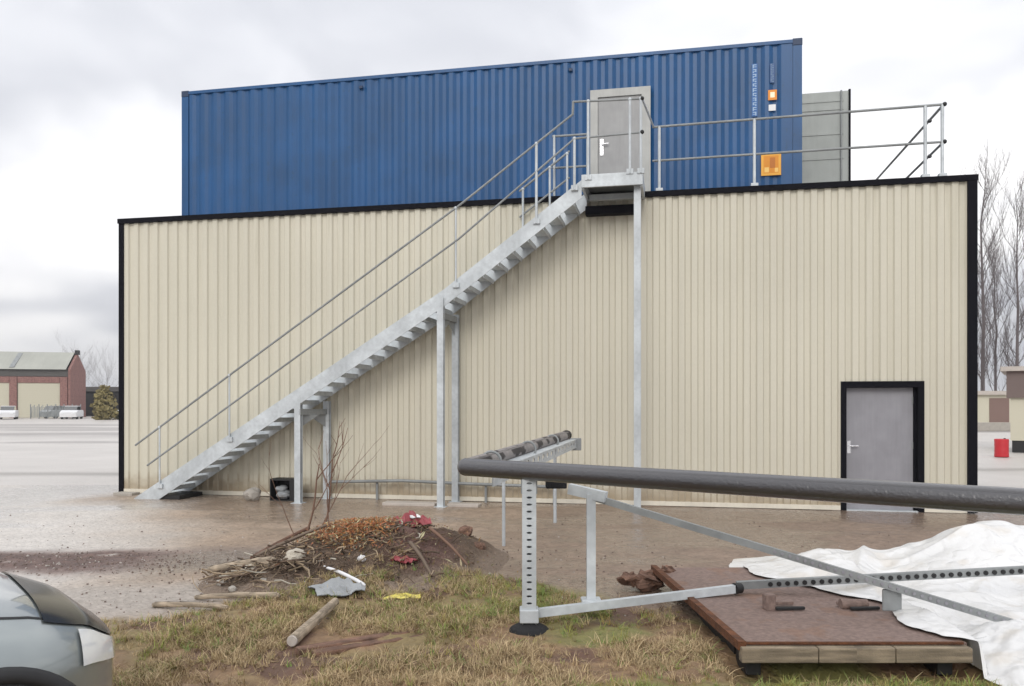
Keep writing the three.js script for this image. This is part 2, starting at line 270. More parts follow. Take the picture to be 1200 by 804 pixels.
{ // clad building
  const b = bthing('clad_building', 'long flat roofed building clad in beige ribbed sheets with black edge trims', 'building', 0, 0, 0);
  const HB = 5.29, LB = 15.12;
  part('wall', [box(0.06, LB - 0.06, 0, 5.2, -6.1, -0.24)], M.core, b);
  part('roof', [box(0.1, LB - 0.1, 5.2, 5.24, -6.05, -0.06)], M.roof, b);
  const p = 14.9 / 71, bp = [0, 0.42, 0.53, 0.89, 1], bw = [0, 0, -0.031, -0.031, 0];
  const wAt = (u) => { let f = ((u - 0.1) / p) % 1; if (f < 0) f += 1; if (f > 0.9999) f = 0; for (let i = 0; i < 4; i++) if (f <= bp[i + 1]) return mix(bw[i], bw[i + 1], (f - bp[i]) / (bp[i + 1] - bp[i])); return 0; };
  const strip = (ua, ub, v0, v1, off) => {
    const us = [ua]; for (let k = Math.floor((ua - 0.1) / p) - 1; 0.1 + k * p < ub + p; k++) for (const f of bp.slice(0, 4)) { const u = 0.1 + (k + f) * p; if (u > ua + 1e-4 && u < ub - 1e-4) us.push(u); } us.push(ub); us.sort((x, y) => x - y);
    const Q = []; for (let i = 0; i < us.length - 1; i++) { const a = us[i], c = us[i + 1], wa = wAt(a) + off, wc = wAt(c) + off; Q.push([[a, v0, wa], [c, v0, wc], [c, v1, wc], [a, v1, wa]]); } return quads(Q);
  };
  const D0 = 13.14, D1 = 14.38, DT = 2.08;
  for (let s = 0; s < 15; s++) {
    const ua = 0.1 + s * 5 * p, ub = Math.min(15.0, 0.1 + (s + 1) * 5 * p) + (s < 14 ? 0.02 : 0), off = s % 2 ? 0 : -0.0025, g = [];
    const cuts = [ua, ...[D0 + 0.04, D1 - 0.04].filter((q) => q > ua && q < ub), ub];
    for (let i = 0; i < cuts.length - 1; i++) { const m = (cuts[i] + cuts[i + 1]) / 2; g.push(strip(cuts[i], cuts[i + 1], m > D0 && m < D1 ? DT : 0.07, 5.22, off)); }
    const mesh = part('cladding_sheet', g, M.clad, b);
    mesh.material = M.clad;
  }
  part('corner_trim', [box(-0.005, 0.1, 0.02, HB - 0.09, -0.12, 0.02)], M.blackTrim, b);
  part('corner_trim', [box(15.0, LB + 0.02, 0.02, HB - 0.09, -0.14, 0.035)], M.blackTrim, b);
  part('parapet_cap', [box(-0.015, LB + 0.03, HB - 0.09, HB, -0.25, 0.045)], M.blackTrim, b);
  part('base_flashing', [box(0.1, D0 - 0.003, 0.012, 0.085, -0.045, 0.012), box(D1 + 0.003, 15.0, 0.012, 0.085, -0.045, 0.012)], M.flash, b);
  part('door_frame', [box(D0, D0 + 0.085, 0, DT, -0.17, 0.02), box(D1 - 0.085, D1, 0, DT, -0.17, 0.02), box(D0 + 0.085, D1 - 0.085, DT - 0.1, DT, -0.17, 0.02), box(D1 - 0.13, D1 - 0.087, 0.02, DT - 0.1, -0.17, -0.09)], M.blackTrim, b);
  const d = part('door', [rbox(D0 + 0.085, D1 - 0.13, 0.02, DT - 0.1, -0.16, -0.115, 0.006)], M.doorGrey, b);
  for (const v of [0.3, 1.0, 1.72]) part('hinge', [cyl(V(D1 - 0.14, v, -0.108), V(D1 - 0.14, v + 0.11, -0.108), 0.011)], M.galvDull, d);
  part('threshold', [box(D0 + 0.087, D1 - 0.087, 0.004, 0.02, -0.17, 0.01)], M.galv, b);
  part('door_handle', [box(D0 + 0.12, D0 + 0.17, 0.92, 1.12, -0.115, -0.105), cyl(V(D0 + 0.145, 1.04, -0.11), V(D0 + 0.145, 1.04, -0.05), 0.012), cyl(V(D0 + 0.145, 1.04, -0.055), V(D0 + 0.28, 1.04, -0.055), 0.011)], M.chrome, d);
}

{ // blue container on the roof
  const c = bthing('shipping_container', 'long blue corrugated shipping container standing on top of the beige building', 'shipping container', 0.53, 5.25, -1.2);
  const LC = 12.2, HC = 2.93, DC = 2.44;
  const prof = []; let u = 0.17; while (u < LC - 0.17 - 0.27) { prof.push([u, 0], [u + 0.072, 0], [u + 0.14, -0.03], [u + 0.21, -0.03]); u += 0.278; } prof.push([u, 0], [LC - 0.16, 0]);
  const corr = (v0, v1, w) => quads(prof.slice(0, -1).map((a, i) => { const q = prof[i + 1]; return [[a[0], v0, w + a[1]], [q[0], v0, w + q[1]], [q[0], v1, w + q[1]], [a[0], v1, w + a[1]]]; }));
  const sw = part('side_wall', [corr(0.14, HC - 0.07, -0.015)], M.blue, c);
  part('side_wall', [box(0.1, LC - 0.1, 0.1, HC - 0.05, -DC, -DC + 0.03)], M.blue, c);
  part('end_wall', [box(0.02, 0.05, 0.1, HC - 0.05, -DC + 0.1, -0.1)], M.blue, c);
  part('roof', [box(0.06, LC - 0.06, HC - 0.05, HC - 0.03, -DC + 0.04, -0.06)], M.blue, c);
  part('top_rail', [box(0.15, LC - 0.15, HC - 0.07, HC - 0.01, -0.06, 0)], M.blue, c);
  part('bottom_rail', [box(0.15, LC - 0.15, 0.0, 0.15, -0.07, 0)], M.blue, c);
  for (const [x0, x1] of [[0, 0.16], [LC - 0.16, LC]]) for (const [z0, z1] of [[-0.16, 0], [-DC, -DC + 0.16]]) {
    const pm = part('corner_post', [box(x0 + 0.003, x1 - 0.003, 0.12, HC - 0.12, z0 + 0.003, z1 - 0.003)], M.blue, c);
    part('corner_casting', [rbox(x0 - 0.004, x1 + 0.004, HC - 0.12, HC + 0.006, z0 - 0.004, z1 + 0.004, 0.012)], M.blueDark, pm); part('corner_casting', [rbox(x0 - 0.004, x1 + 0.004, -0.006, 0.12, z0 - 0.004, z1 + 0.004, 0.012)], M.blueDark, pm);
  }
  for (let k = 0; k < 2; k++) part('vent', [rbox([3.9, 8.05][k], [3.9, 8.05][k] + 0.07, HC - 0.25, HC - 0.19, -0.02, 0.012, 0.01)], M.blueDark, c);
  // walk-in door
  part('door_frame', [box(8.46, 8.60, 0.2, 2.27, -0.04, 0.06), box(9.40, 9.56, 0.2, 2.27, -0.04, 0.06), box(8.60, 9.40, 2.13, 2.27, -0.04, 0.06), box(8.60, 9.40, 0.2, 0.27, -0.04, 0.06)], M.frameLight, c, { label: 'light grey frame of the walk-in door' });
  const d = part('door', [rbox(8.603, 9.397, 0.273, 2.127, -0.03, 0.03, 0.006)], M.doorLight, c, { label: 'grey walk-in door at the top of the stairs' });
  part('door_handle', [box(8.64, 8.70, 1.06, 1.36, 0.03, 0.045), cyl(V(8.67, 1.26, 0.04), V(8.67, 1.26, 0.09), 0.012), cyl(V(8.67, 1.26, 0.085), V(8.80, 1.26, 0.085), 0.012)], M.chrome, d);
  // open end door at the far corner
  const e = part('open_end_door', [rbox(LC + 0.04, LC + 1.26, 0.14, HC - 0.10, -DC - 0.03, -DC + 0.03, 0.01)], M.greyPanel, c, { label: 'open grey end door of the container' });
  part('door_rib', [0.45, 0.95, 1.45, 1.95, 2.45, 2.62].map((y) => box(LC + 0.1, LC + 1.15, y, y + 0.045, -DC + 0.03, -DC + 0.043)), M.greyPanel, e);
  part('door_gasket', [box(LC + 1.245, LC + 1.285, 0.13, HC - 0.08, -DC - 0.035, -DC + 0.05)], M.blackTrim, e);
  part('locking_bar', [cyl(V(LC + 1.1, 0.15, -DC + 0.06), V(LC + 1.1, HC - 0.1, -DC + 0.06), 0.018)], M.galvDull, e);
  // illegible painted marks, as small as they are in the photograph
  const marks = (w, h, draw) => { const cv = document.createElement('canvas'); cv.width = w; cv.height = h; const x = cv.getContext('2d'); draw(x); const t = new THREE.CanvasTexture(cv); t.colorSpace = THREE.SRGBColorSpace; return t; };
  const idT = marks(32, 256, (x) => { x.fillStyle = '#2b5f9c'; x.fillRect(0, 0, 32, 256); x.fillStyle = '#9fb6cc'; const r = rngOf(5); for (let k = 0; k < 11; k++) { const y = 4 + k * 23; x.fillRect(6, y, 20, 4); x.fillRect(r() > 0.5 ? 6 : 20, y + 4, 5, 7); x.fillRect(6, y + 10, 20, 3); x.fillRect(r() > 0.5 ? 6 : 20, y + 13, 5, 5); } });
  const plane = (x0, x1, y0, y1, z) => new THREE.PlaneGeometry(x1 - x0, y1 - y0).translate((x0 + x1) / 2, (y0 + y1) / 2, z);
  part('lettering', [plane(11.34, 11.44, 1.60, 2.54, 0.004)], S({ map: idT, roughness: 0.5 }), c, { keepUV: true, label: 'upright column of white painted letters' });
  part('lettering', [plane(11.65, 11.73, 2.18, 2.52, 0.004)], S({ map: idT, color: lin(0.5, 0.55, 0.6), roughness: 0.5 }), c, { keepUV: true, label: 'short faded column of painted letters' });
  const haz = marks(64, 64, (x) => { x.fillStyle = '#e08a1e'; x.fillRect(0, 0, 64, 64); x.fillStyle = '#fff0d0'; x.fillRect(16, 14, 32, 34); });
  part('sticker', [box(11.62, 11.77, 1.87, 2.05, 0.0, 0.006)], S({ map: haz, roughness: 0.5 }), c, { keepUV: true, label: 'small orange and white square sticker' });
  part('sticker', [box(11.63, 11.75, 1.68, 1.79, 0.0, 0.006)], M.white, c, { label: 'small white square sticker' });
  const sg = marks(96, 96, (x) => { x.fillStyle = '#e9a93a'; x.fillRect(0, 0, 96, 96); x.fillStyle = '#d98a12'; x.fillRect(12, 10, 72, 76); x.fillStyle = '#b86a10'; x.fillRect(42, 18, 26, 46); x.fillStyle = '#f3c66c'; x.fillRect(16, 60, 22, 22); x.fillRect(66, 64, 16, 18); });
  part('sign', [box(11.50, 11.84, 0.53, 0.92, 0.0, 0.012)], S({ map: sg, roughness: 0.5 }), c, { keepUV: true, label: 'square orange sign low on the container' });
}

// ---------------------------------------------------------------- external stair, landing and roof guard rail
const poly = (pts) => (u) => { let i = 0; while (i < pts.length - 2 && u > pts[i + 1][0]) i++; const [a, b] = [pts[i], pts[i + 1]]; return a[1] + (b[1] - a[1]) * (u - a[0]) / (b[0] - a[0]); };
const topPts = [[1.0, 0.04], [4.15, 1.985], [6.75, 3.61], [9.06, 5.31]], topV = poly(topPts);
const railPts = [[1.02, 0.98], [2.87, 2.22], [7.05, 5.0], [8.92, 6.36]], railV = poly(railPts);
const kneePts = [[1.26, 0.62], [2.89, 1.70], [7.03, 4.44], [8.95, 5.97]], kneeV = poly(kneePts);
{
  const s = bthing('external_staircase', 'long straight galvanised steel staircase climbing the beige wall to the container door', 'staircase', 0, 0, 0);
  const stringer = (w, t) => { const out = []; for (let i = 0; i < 3; i++) { const [a, b] = [topPts[i], topPts[i + 1]], h = 0.285; const sh = new THREE.Shape(); sh.moveTo(a[0], Math.max(0, a[1])); sh.lineTo(b[0], b[1]); sh.lineTo(b[0], b[1] - h); if (i === 0) { sh.lineTo(a[0] + 0.45, 0.0); sh.lineTo(a[0] - 0.05, 0); } else sh.lineTo(a[0], a[1] - h); out.push(new THREE.ExtrudeGeometry(sh, { depth: t, bevelEnabled: false }).translate(0, 0, w - t / 2)); } 
    for (let i = 0; i < 3; i++) { const [a, b] = [topPts[i], topPts[i + 1]]; out.push(beam(V(a[0], a[1] - 0.006, w - 0.03 * Math.sign(t) - 0.01), V(b[0], b[1] - 0.006, w - 0.04), 0.07, 0.012)); }
    return out; };
  part('stringer', stringer(0.86, 0.014), M.galv, s);
  part('stringer', stringer(0.10, 0.014), M.galv, s);
  const N = 31;
  for (let k = 0; k < N; k++) {
    const u = 1.30 + k * 0.25, v = topV(u) - 0.14;
    if (v < 0.06) continue;
    const t = part('tread', [box(u - 0.085, u + 0.13, v - 0.028, v, 0.108, 0.852)], M.galv, s);
    part('nosing', [box(u - 0.098, u - 0.0855, v - 0.04, v + 0.004, 0.108, 0.852), box(u + 0.131, u + 0.142, v - 0.075, v + 0.002, 0.108, 0.852)], M.galv, t);
  }
  const post = (u, v0, v1, w, r = 0.022) => part('rail_post', [cyl(V(u, v0, w), V(u, v1, w), r), rbox(u - 0.055, u + 0.055, v0 - 0.01, v0 + 0.075, w - 0.035, w + 0.012, 0.006), ball(V(u, v1, w), 0.03)], M.galv, s);
  for (const u of [1.5, 2.87, 6.98, 8.33]) post(u, topV(u) - 0.13, railV(u), 0.895, u > 8 ? 0.022 : 0.016);
  const hr = railPts.map(([u, v]) => V(u, v, 0.9)), kr = kneePts.map(([u, v]) => V(u, v, 0.9));
  part('handrail', run([...hr, V(8.93, 6.56, 0.9), V(10.0, 6.53, 0.9)], 0.0185), M.galvDull, s);
  part('knee_rail', run([...kr, V(10.0, 6.0, 0.9)], 0.017), M.galvDull, s);
  for (const v of [6.53, 6.0]) part('rail_cap', [ball(V(10.02, v, 0.91), 0.034)], M.black, s);
  // far handrail above the roof line
  part('handrail', run([V(7.9, topV(7.9) + 0.95, 0.06), V(8.75, topV(8.75) + 0.95, 0.06)], 0.02), M.galvDull, s);
  part('knee_rail', run([V(7.9, topV(7.9) + 0.5, 0.06), V(8.75, topV(8.75) + 0.5, 0.06)], 0.018), M.galvDull, s);
  for (const u of [7.95, 8.42, 8.72]) post(u, topV(u) - 0.1, topV(u) + 0.94, 0.06, 0.02);
  // landing
  part('landing_beam', [rbox(9.06, 10.03, 5.18, 5.385, 0.86, 0.90, 0.006), box(9.06, 9.10, 5.16, 5.38, -0.1, 0.86), box(9.99, 10.03, 5.16, 5.38, -0.1, 0.86)], M.galv, s);
  part('landing_deck', [box(9.10, 9.99, 5.33, 5.37, -1.15, 0.86)], M.galvDull, s);
  part('bracket', [box(9.15, 9.90, 5.06, 5.155, 0.45, 0.53)], M.galvDull, s, { label: 'grey cross beam below the landing' });
  part('bracket', [box(9.05, 9.92, 4.90, 5.04, 0.05, 0.24)], M.blackTrim, s, { label: 'black wall bracket below the landing' });
  post(9.17, 5.30, 6.55, 0.905); post(9.83, 5.36, 6.53, 0.905); post(10.0, 5.36, 6.53, 0.905); post(8.95, topV(8.95) - 0.08, 5.97, 0.905);
  part('link_rail', run([V(10.02, 6.53, 0.9), V(10.09, 6.46, 0.5), V(10.17, 6.40, -0.03)], 0.017), M.galv, s);
  // support posts
  const support = (u, w, v) => part('support_post', [box(u - 0.055, u + 0.055, 0.012, v, w - 0.05, w - 0.038), box(u - 0.055, u + 0.055, 0.012, v, w + 0.038, w + 0.05), box(u - 0.008, u + 0.008, 0.012, v, w - 0.038, w + 0.038), box(u - 0.1, u + 0.1, 0, 0.012, w - 0.1, w + 0.1)], M.galv, s);
  support(4.14, 0.82, topV(4.14) - 0.1); support(4.35, 0.12, topV(4.35) - 0.34); support(6.71, 0.85, topV(6.71) - 0.1); support(6.76, 0.12, topV(6.76) - 0.34); support(9.94, 0.72, 5.2);
  for (const [u, u2] of [[4.14, 4.35], [6.71, 6.76]]) {
    const v = topV(u) - 0.40;
    part('cross_beam', [beam(V(u, v, 0.86), V(u2, v, 0.1), 0.09, 0.1)], M.galvDull, s);
    part('gusset', [quads([[[u, v - 0.05, 0.78], [u, v - 0.28, 0.78], [u2, v - 0.05, 0.45], [u2, v - 0.05, 0.45]]]), quads([[[u2, v - 0.05, 0.16], [u2, v - 0.28, 0.16], [u, v - 0.05, 0.5], [u, v - 0.05, 0.5]]])], M.galvDull, s);
  }
  part('foot_block', [rbox(1.30, 1.86, 0.005, 0.08, 0.12, 0.84, 0.01)], M.black, s, { label: 'black block under the lowest step' });
}
{
  const g = bthing('guard_rail', 'grey tubular guard rail along the roof edge with a return at its right end', 'railing', 10.2, 5.25, -0.05);
  const U = (u) => u - 10.2, T = 1.14, K = 0.57;
  part('top_rail', run([V(U(10.17), T, 0), V(U(14.68), T + 0.05, 0), V(U(14.68), T + 0.05, -5.6)], 0.021), M.galvDull, g);
  part('knee_rail', run([V(U(10.17), K, 0), V(U(14.68), K + 0.03, 0), V(U(14.68), K + 0.03, -5.6)], 0.02), M.galvDull, g);
  for (const [u, w, h] of [[10.27, 0, T], [11.81, 0, T + .02], [14.41, 0, T + 0.045], [14.66, 0, T + 0.05], [14.68, -5.5, T + .05]]) part('post', [cyl(V(U(u), 0, w), V(U(u), h, w), 0.026), rbox(U(u) - 0.06, U(u) + 0.06, -0.003, 0.1, w - 0.05, w + 0.05, 0.01)], M.galv, g);
  for (const [y, z] of [[T + 0.05, 0.01], [K + 0.03, 0.01], [T + 0.05, -0.75], [K + 0.03, -0.75]]) part('rail_joint', [ball(V(U(14.69), y, z), 0.035)], M.black, g);
  const h = bthing('guard_rail', 'short grey guard rail on the roof edge left of the landing', 'railing', 8.45, 5.25, -0.12);
  part('top_rail', run([V(0, T - 0.02, 0), V(0.62, T - 0.02, 0)], 0.02), M.galvDull, h);
  part('knee_rail', run([V(0, K, 0), V(0.62, K, 0)], 0.02), M.galvDull, h);
  part('post', [cyl(V(0.02, 0, 0), V(0.02, T, 0), 0.022)], M.galv, h); part('post', [cyl(V(0.60, 0, 0), V(0.60, T, 0), 0.022)], M.galv, h);
}

// small things along the foot of the wall
{
  const put = (u, w) => { const [x, , z] = B(u, 0, w); return [x, groundAt(x, z), z]; };
  const c = thing('plastic_crate', 'open black crate with grey bundles standing left of the first stair post', 'crate', put(3.72, 0.45), TH);
  part('shell', [box(-0.24, 0.24, 0, 0.02, -0.15, 0.15), box(-0.24, 0.24, 0.36, 0.39, -0.15, 0.15), box(-0.24, -0.22, 0.02, 0.36, -0.15, 0.15), box(0.14, 0.24, 0.02, 0.36, -0.15, 0.15), box(-0.22, 0.14, 0.02, 0.36, -0.15, -0.13)], M.black, c);
  part('bundle', [rock(0.13, 4, 0.55).translate(-0.03, 0.1, 0.03), rock(0.11, 9, 0.6).translate(-0.08, 0.2, 0.02)], M.greyScrap, c);
  solo('concrete_block', 'pale grey lump of concrete beside the black crate at the wall', 'block', [rock(0.15, 12, 0.85, 0.22).translate(0, 0.1, 0)], M.concrete, put(3.16, 0.62), 0.2);
  solo('concrete_slab', 'flat pale concrete slab left of the tall stair post', 'slab', [rbox(-0.5, 0.42, -0.01, 0.045, -0.14, 0.14, 0.012)], M.paleSlab, put(6.17, 0.7), TH + 0.03);
  solo('concrete_slab', 'short pale concrete slab right of the tall stair post', 'slab', [rbox(-0.26, 0.28, -0.01, 0.045, -0.12, 0.12, 0.012)], M.paleSlab, put(7.06, 0.68), TH - 0.03);
  solo('concrete_slab', 'small grey slab at the left corner of the building', 'slab', [rbox(-0.2, 0.2, -0.01, 0.05, -0.12, 0.12, 0.012)], M.concrete, put(0.42, 0.35), TH);
  const h = bthing('pipe_rail', 'low horizontal grey pipe along the foot of the wall behind the stair posts', 'pipe', 4.4, 0, 0.14);
  part('pipe', run([V(0, 0.31, 0), V(1.4, 0.36, 0.02), V(2.4, 0.33, 0), V(4.2, 0.30, 0)], 0.028), M.galvDull, h);
  for (const u of [0.9, 2.9, 4.1]) part('clip', [box(u - 0.02, u + 0.02, 0.0, 0.33, -0.06, -0.03)], M.galvDull, h);
}

// ---------------------------------------------------------------- galvanised frame carrying the thick black pipe
{
  const gy = groundAt(0.127, -5.97);
  const f = thing('pipe_rack', 'galvanised steel frame carrying a thick black pipe bent back at a sharp corner', 'pipe rack', [0.127, 0, -5.97]);
  const o = V(0.127, 0, -5.97), W = (x, y, z) => V(x, y, z).sub(o);
  const C = W(-0.36, 1.22, -6.3), D = W(3.35, 1.22, -3.46);
  part('pipe', [cyl(C, D, 0.069, 0.069, 24), ball(C, 0.0695, 20)], M.pipe, f, { label: 'thick black pipe crossing to the right' });
  const E = W(0.84, 1.22, -12.6), arm = part('pipe', [cyl(C, E, 0.066, 0.075, 20)], M.pipeOld, f, { label: 'weathered pipe running back towards the wall' });
  part('end_cap', [cyl(E, E.clone().add(V(0.03, 0, -0.18)), 0.082, 0.082, 16)], M.black, arm);
  { // perforated channel below the arm
    const a = W(-0.16, 1.14, -6.45), b = W(0.98, 1.13, -12.4), L = a.distanceTo(b), sh = new THREE.Shape(); sh.moveTo(0, 0); sh.lineTo(L, 0); sh.lineTo(L, 0.13); sh.lineTo(0, 0.13);
    for (let t = 0.3; t < L - 0.2; t += 0.34) { const h = new THREE.Path(); h.absellipse(t, 0.07, 0.075, 0.035, 0, Math.PI * 2, true); sh.holes.push(h); }
    const g = new THREE.ExtrudeGeometry(sh, { depth: 0.012, bevelEnabled: false, curveSegments: 6 });
    const d = b.clone().sub(a).normalize(), sd = d.clone().cross(V(0, 1, 0)).normalize(); g.applyMatrix4(new THREE.Matrix4().makeBasis(d, V(0, 1, 0), sd)).translate(a.x, a.y - 0.09, a.z);
    part('channel', [g, beam(a.clone().add(V(-0.05, 0.035, 0)), b.clone().add(V(-0.05, 0.035, 0)), 0.13, 0.012)], M.galv, f, { label: 'perforated channel along the rear pipe' });
    part('end_plate', [rbox(b.x - 0.09, b.x + 0.09, b.y - 0.13, b.y + 0.06, b.z - 0.03, b.z, 0.01)], M.galvDull, f);
    for (let t = 0.08; t < 1; t += 0.31) { const p = a.clone().lerp(b, t); part('clamp', [new THREE.TorusGeometry(0.085, 0.012, 6, 16).rotateY(-0.18).translate(p.x - 0.11, 1.22, p.z)], M.galvDull, f); }
    part('leg', [cyl(W(0.62, -0.02, -11.6), W(0.62, 1.15, -11.6), 0.025)], M.galv, f, { label: 'thin rear leg' });
  }
  // front leg: perforated square section
  const sh = new THREE.Shape(); sh.moveTo(-0.052, 0.06); sh.lineTo(0.052, 0.06); sh.lineTo(0.052, 1.17); sh.lineTo(-0.052, 1.17);
  for (let y = 0.14; y < 1.13; y += 0.052) { const h = new THREE.Path(); h.absellipse(0, y, 0.020, 0.008, 0, Math.PI * 2, true); sh.holes.push(h); }
  const pl = new THREE.ExtrudeGeometry(sh, { depth: 0.006, bevelEnabled: false, curveSegments: 8 });
  part('leg', [pl.clone().translate(0, 0, 0.04), box(-0.052, -0.046, 0.06, 1.17, -0.05, 0.04), box(0.046, 0.052, 0.06, 1.17, -0.05, 0.04), box(-0.046, 0.046, 0.06, 1.17, -0.05, -0.044)], M.galv, f, { label: 'perforated front leg' });
  part('collar', [rbox(-0.07, 0.07, 0.1, 0.2, -0.07, 0.07, 0.01)], M.galv, f);
  const pts = [[0, 0.085], [0.055, 0.085], [0.075, 0.07], [0.135, 0.035], [0.155, 0.01], [0.15, 0]].map(([r, y]) => new THREE.Vector2(r, y));
  part('rubber_foot', [new THREE.LatheGeometry(pts, 20).scale(1, 0.9, 0.9).translate(0, gy - 0.005, 0)], M.rubber, f);
  part('saddle', [box(-0.06, 0.06, 1.05, 1.155, -0.03, 0.03)], M.galvDull, f);
  // low rail, second leg and brace
  const r0 = W(0.127, 0.15, -5.99), r1 = W(1.76, 0.25, -6.37);
  part('low_rail', [beam(r0, r1, 0.05, 0.062)], M.galv, f);
  part('rail_knob', [cyl(r1, r1.clone().add(V(0.06, 0.0, -0.025)), 0.045, 0.04, 14)], M.black, f);
  part('leg', [box(...[0.61 - 0.127 - 0.034, 0.61 - 0.127 + 0.034], 0.19, 1.02, ...[-6.21 + 5.97 - 0.03, -6.21 + 5.97 + 0.03])], M.galv, f, { label: 'second plain leg standing on the low rail' });
  part('leg_base', [rbox(0.61 - 0.127 - 0.075, 0.61 - 0.127 + 0.075, 0.182, 0.212, -0.31, -0.17, 0.008)], M.galv, f);
  part('cross_beam', [beam(W(0.45, 1.05, -6.3), W(0.72, 1.0, -6.16), 0.06, 0.08)], M.galv, f);
  part('pipe_clip', [rbox(0.13, 0.29, 1.07, 1.15, -0.23, -0.13, 0.01)], M.rubber, f);
  const b0 = W(0.64, 0.99, -6.21), b1 = W(3.72, 0.12, -5.58), bd = b1.clone().sub(b0).normalize();
  part('brace', [beam(b0, b1, 0.05, 0.05)], M.galvDull, f, { label: 'long brace sloping down to the right' });
  const q0 = W(1.80, 0.262, -6.44), q1 = W(4.6, 0.425, -6.38);
  part('studded_rail', [beam(q0, q1, 0.05, 0.06)], M.galvDull, f);
  const studs = [], up = V(0, 1, 0), fr = V(0.03, 0, 1).normalize();
  const stud = (p) => cyl(p.clone().addScaledVector(fr, 0.02), p.clone().addScaledVector(fr, 0.034), 0.019, 0.019, 8);
  for (let k = 0; k < 38; k++) studs.push(stud(q0.clone().lerp(q1, 0.08 + 0.92 * (k + 0.5) / 38)));
  const st2 = []; for (let k = 0; k < 34; k++) st2.push(cyl(b0.clone().lerp(b1, 0.42 + 0.57 * k / 34).addScaledVector(fr, 0.02), b0.clone().lerp(b1, 0.42 + 0.57 * k / 34).addScaledVector(fr, 0.031), 0.013, 0.013, 6));
  part('stud_row', studs, M.black, f, { kind: 'stuff' }); part('stud_row', st2, M.doorGrey, f, { kind: 'stuff' });
  part('hanger_plate', [rbox(W(2.75, 0, 0).x - 0.08, W(2.75, 0, 0).x + 0.06, 0.22, 0.38, W(0, 0, -5.79).z - 0.02, W(0, 0, -5.79).z, 0.01)], M.galvDull, f);
  solo('stake', 'thin galvanised stake standing in the mud behind the black pipe', 'stake', [cyl(V(0, -0.05, 0), V(0, 0.93, 0), 0.022)], M.galv, [-0.1, 0, -9.7]);
}

// ---------------------------------------------------------------- rusty plate on blocks, with the white sheet thrown over its corner
{
  const t = thing('steel_platform', 'low rusty brown steel platform with a pale front beam lying in the grass', 'platform', [2.16, 0, -5.08]);
  const px = (x) => x - 2.16, pz = (z) => z + 5.08;
  const sh = new THREE.Shape(); sh.moveTo(px(1.46), 5.12 - 5.08); sh.lineTo(px(2.89), 5.12 - 5.08); sh.lineTo(px(2.95), 7.5 - 5.08); sh.lineTo(px(1.33), 7.45 - 5.08);
  part('plate', [new THREE.ExtrudeGeometry(sh, { depth: 0.02, bevelEnabled: true, bevelSize: 0.004, bevelThickness: 0.004, bevelSegments: 1 }).rotateX(-Math.PI / 2).translate(0, 0.172, 0)], M.rust, t);
  for (let k = 0; k < 3; k++) { const a = 1.44 + k * 0.484; part('front_beam', [rbox(px(a), px(a + 0.48), 0.088, 0.182, -0.03 - 0.005 * k, 0.045, 0.008)], M.plank, t); }
  part('edge_lip', [beam(V(px(1.455), 0.185, 0.0), V(px(1.32), 0.185, pz(-7.5)), 0.05, 0.055)], M.rustOrange, t, { label: 'orange rusted lip along the left edge' });
  part('edge_lip', [beam(V(px(1.48), 0.197, -0.02), V(px(2.86), 0.197, -0.02), 0.02, 0.014)], M.rustOrange, t, { label: 'thin rusted lip along the front edge' });
  for (const x of [1.55, 2.78]) part('foot', [rbox(px(x) - 0.05, px(x) + 0.05, -0.03, 0.09, -0.32, -0.08, 0.01)], M.black, t);
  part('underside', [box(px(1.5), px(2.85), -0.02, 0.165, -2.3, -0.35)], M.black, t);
  const lug = (x, z, label, big) => { const l = thing('lifting_lug', label, 'bracket', [x, 0.192, z], 0.08);
    if (big) part('upright', [rbox(-0.13, -0.05, 0, 0.12, -0.04, 0.04, 0.012)], M.rust, l);
    part('bar', [rbox(-0.06, 0.16, 0.01, 0.032, 0.03, 0.06, 0.006)], M.black, l); part('bar', [rbox(-0.1, 0.13, 0.015, 0.04, -0.1, -0.07, 0.006)], M.rust, l);
    if (!big) part('roller', [cyl(V(-0.1, 0.035, -0.03), V(0.1, 0.035, -0.02), 0.04, 0.036, 12)], M.rust, l);
    return l; };
  lug(1.99, -5.95, 'dark steel bracket with an upright block on the platform left of the other', true);
  lug(2.54, -5.95, 'brown steel roller bracket on the platform next to the white sheet', false);
  const cl = solo('rust_clump', 'clump of dark brown roots and rust at the back corner of the platform', 'clump', [rock(0.14, 3, 0.55, 0.8).translate(0.02, 0.1, 0), rock(0.09, 8, 0.7, 0.8).translate(-0.16, 0.12, 0.05), rock(0.07, 5, 0.7, 0.8).translate(0.14, 0.2, 0.1)], M.rotWood, [1.25, 0.0, -7.42]);
}
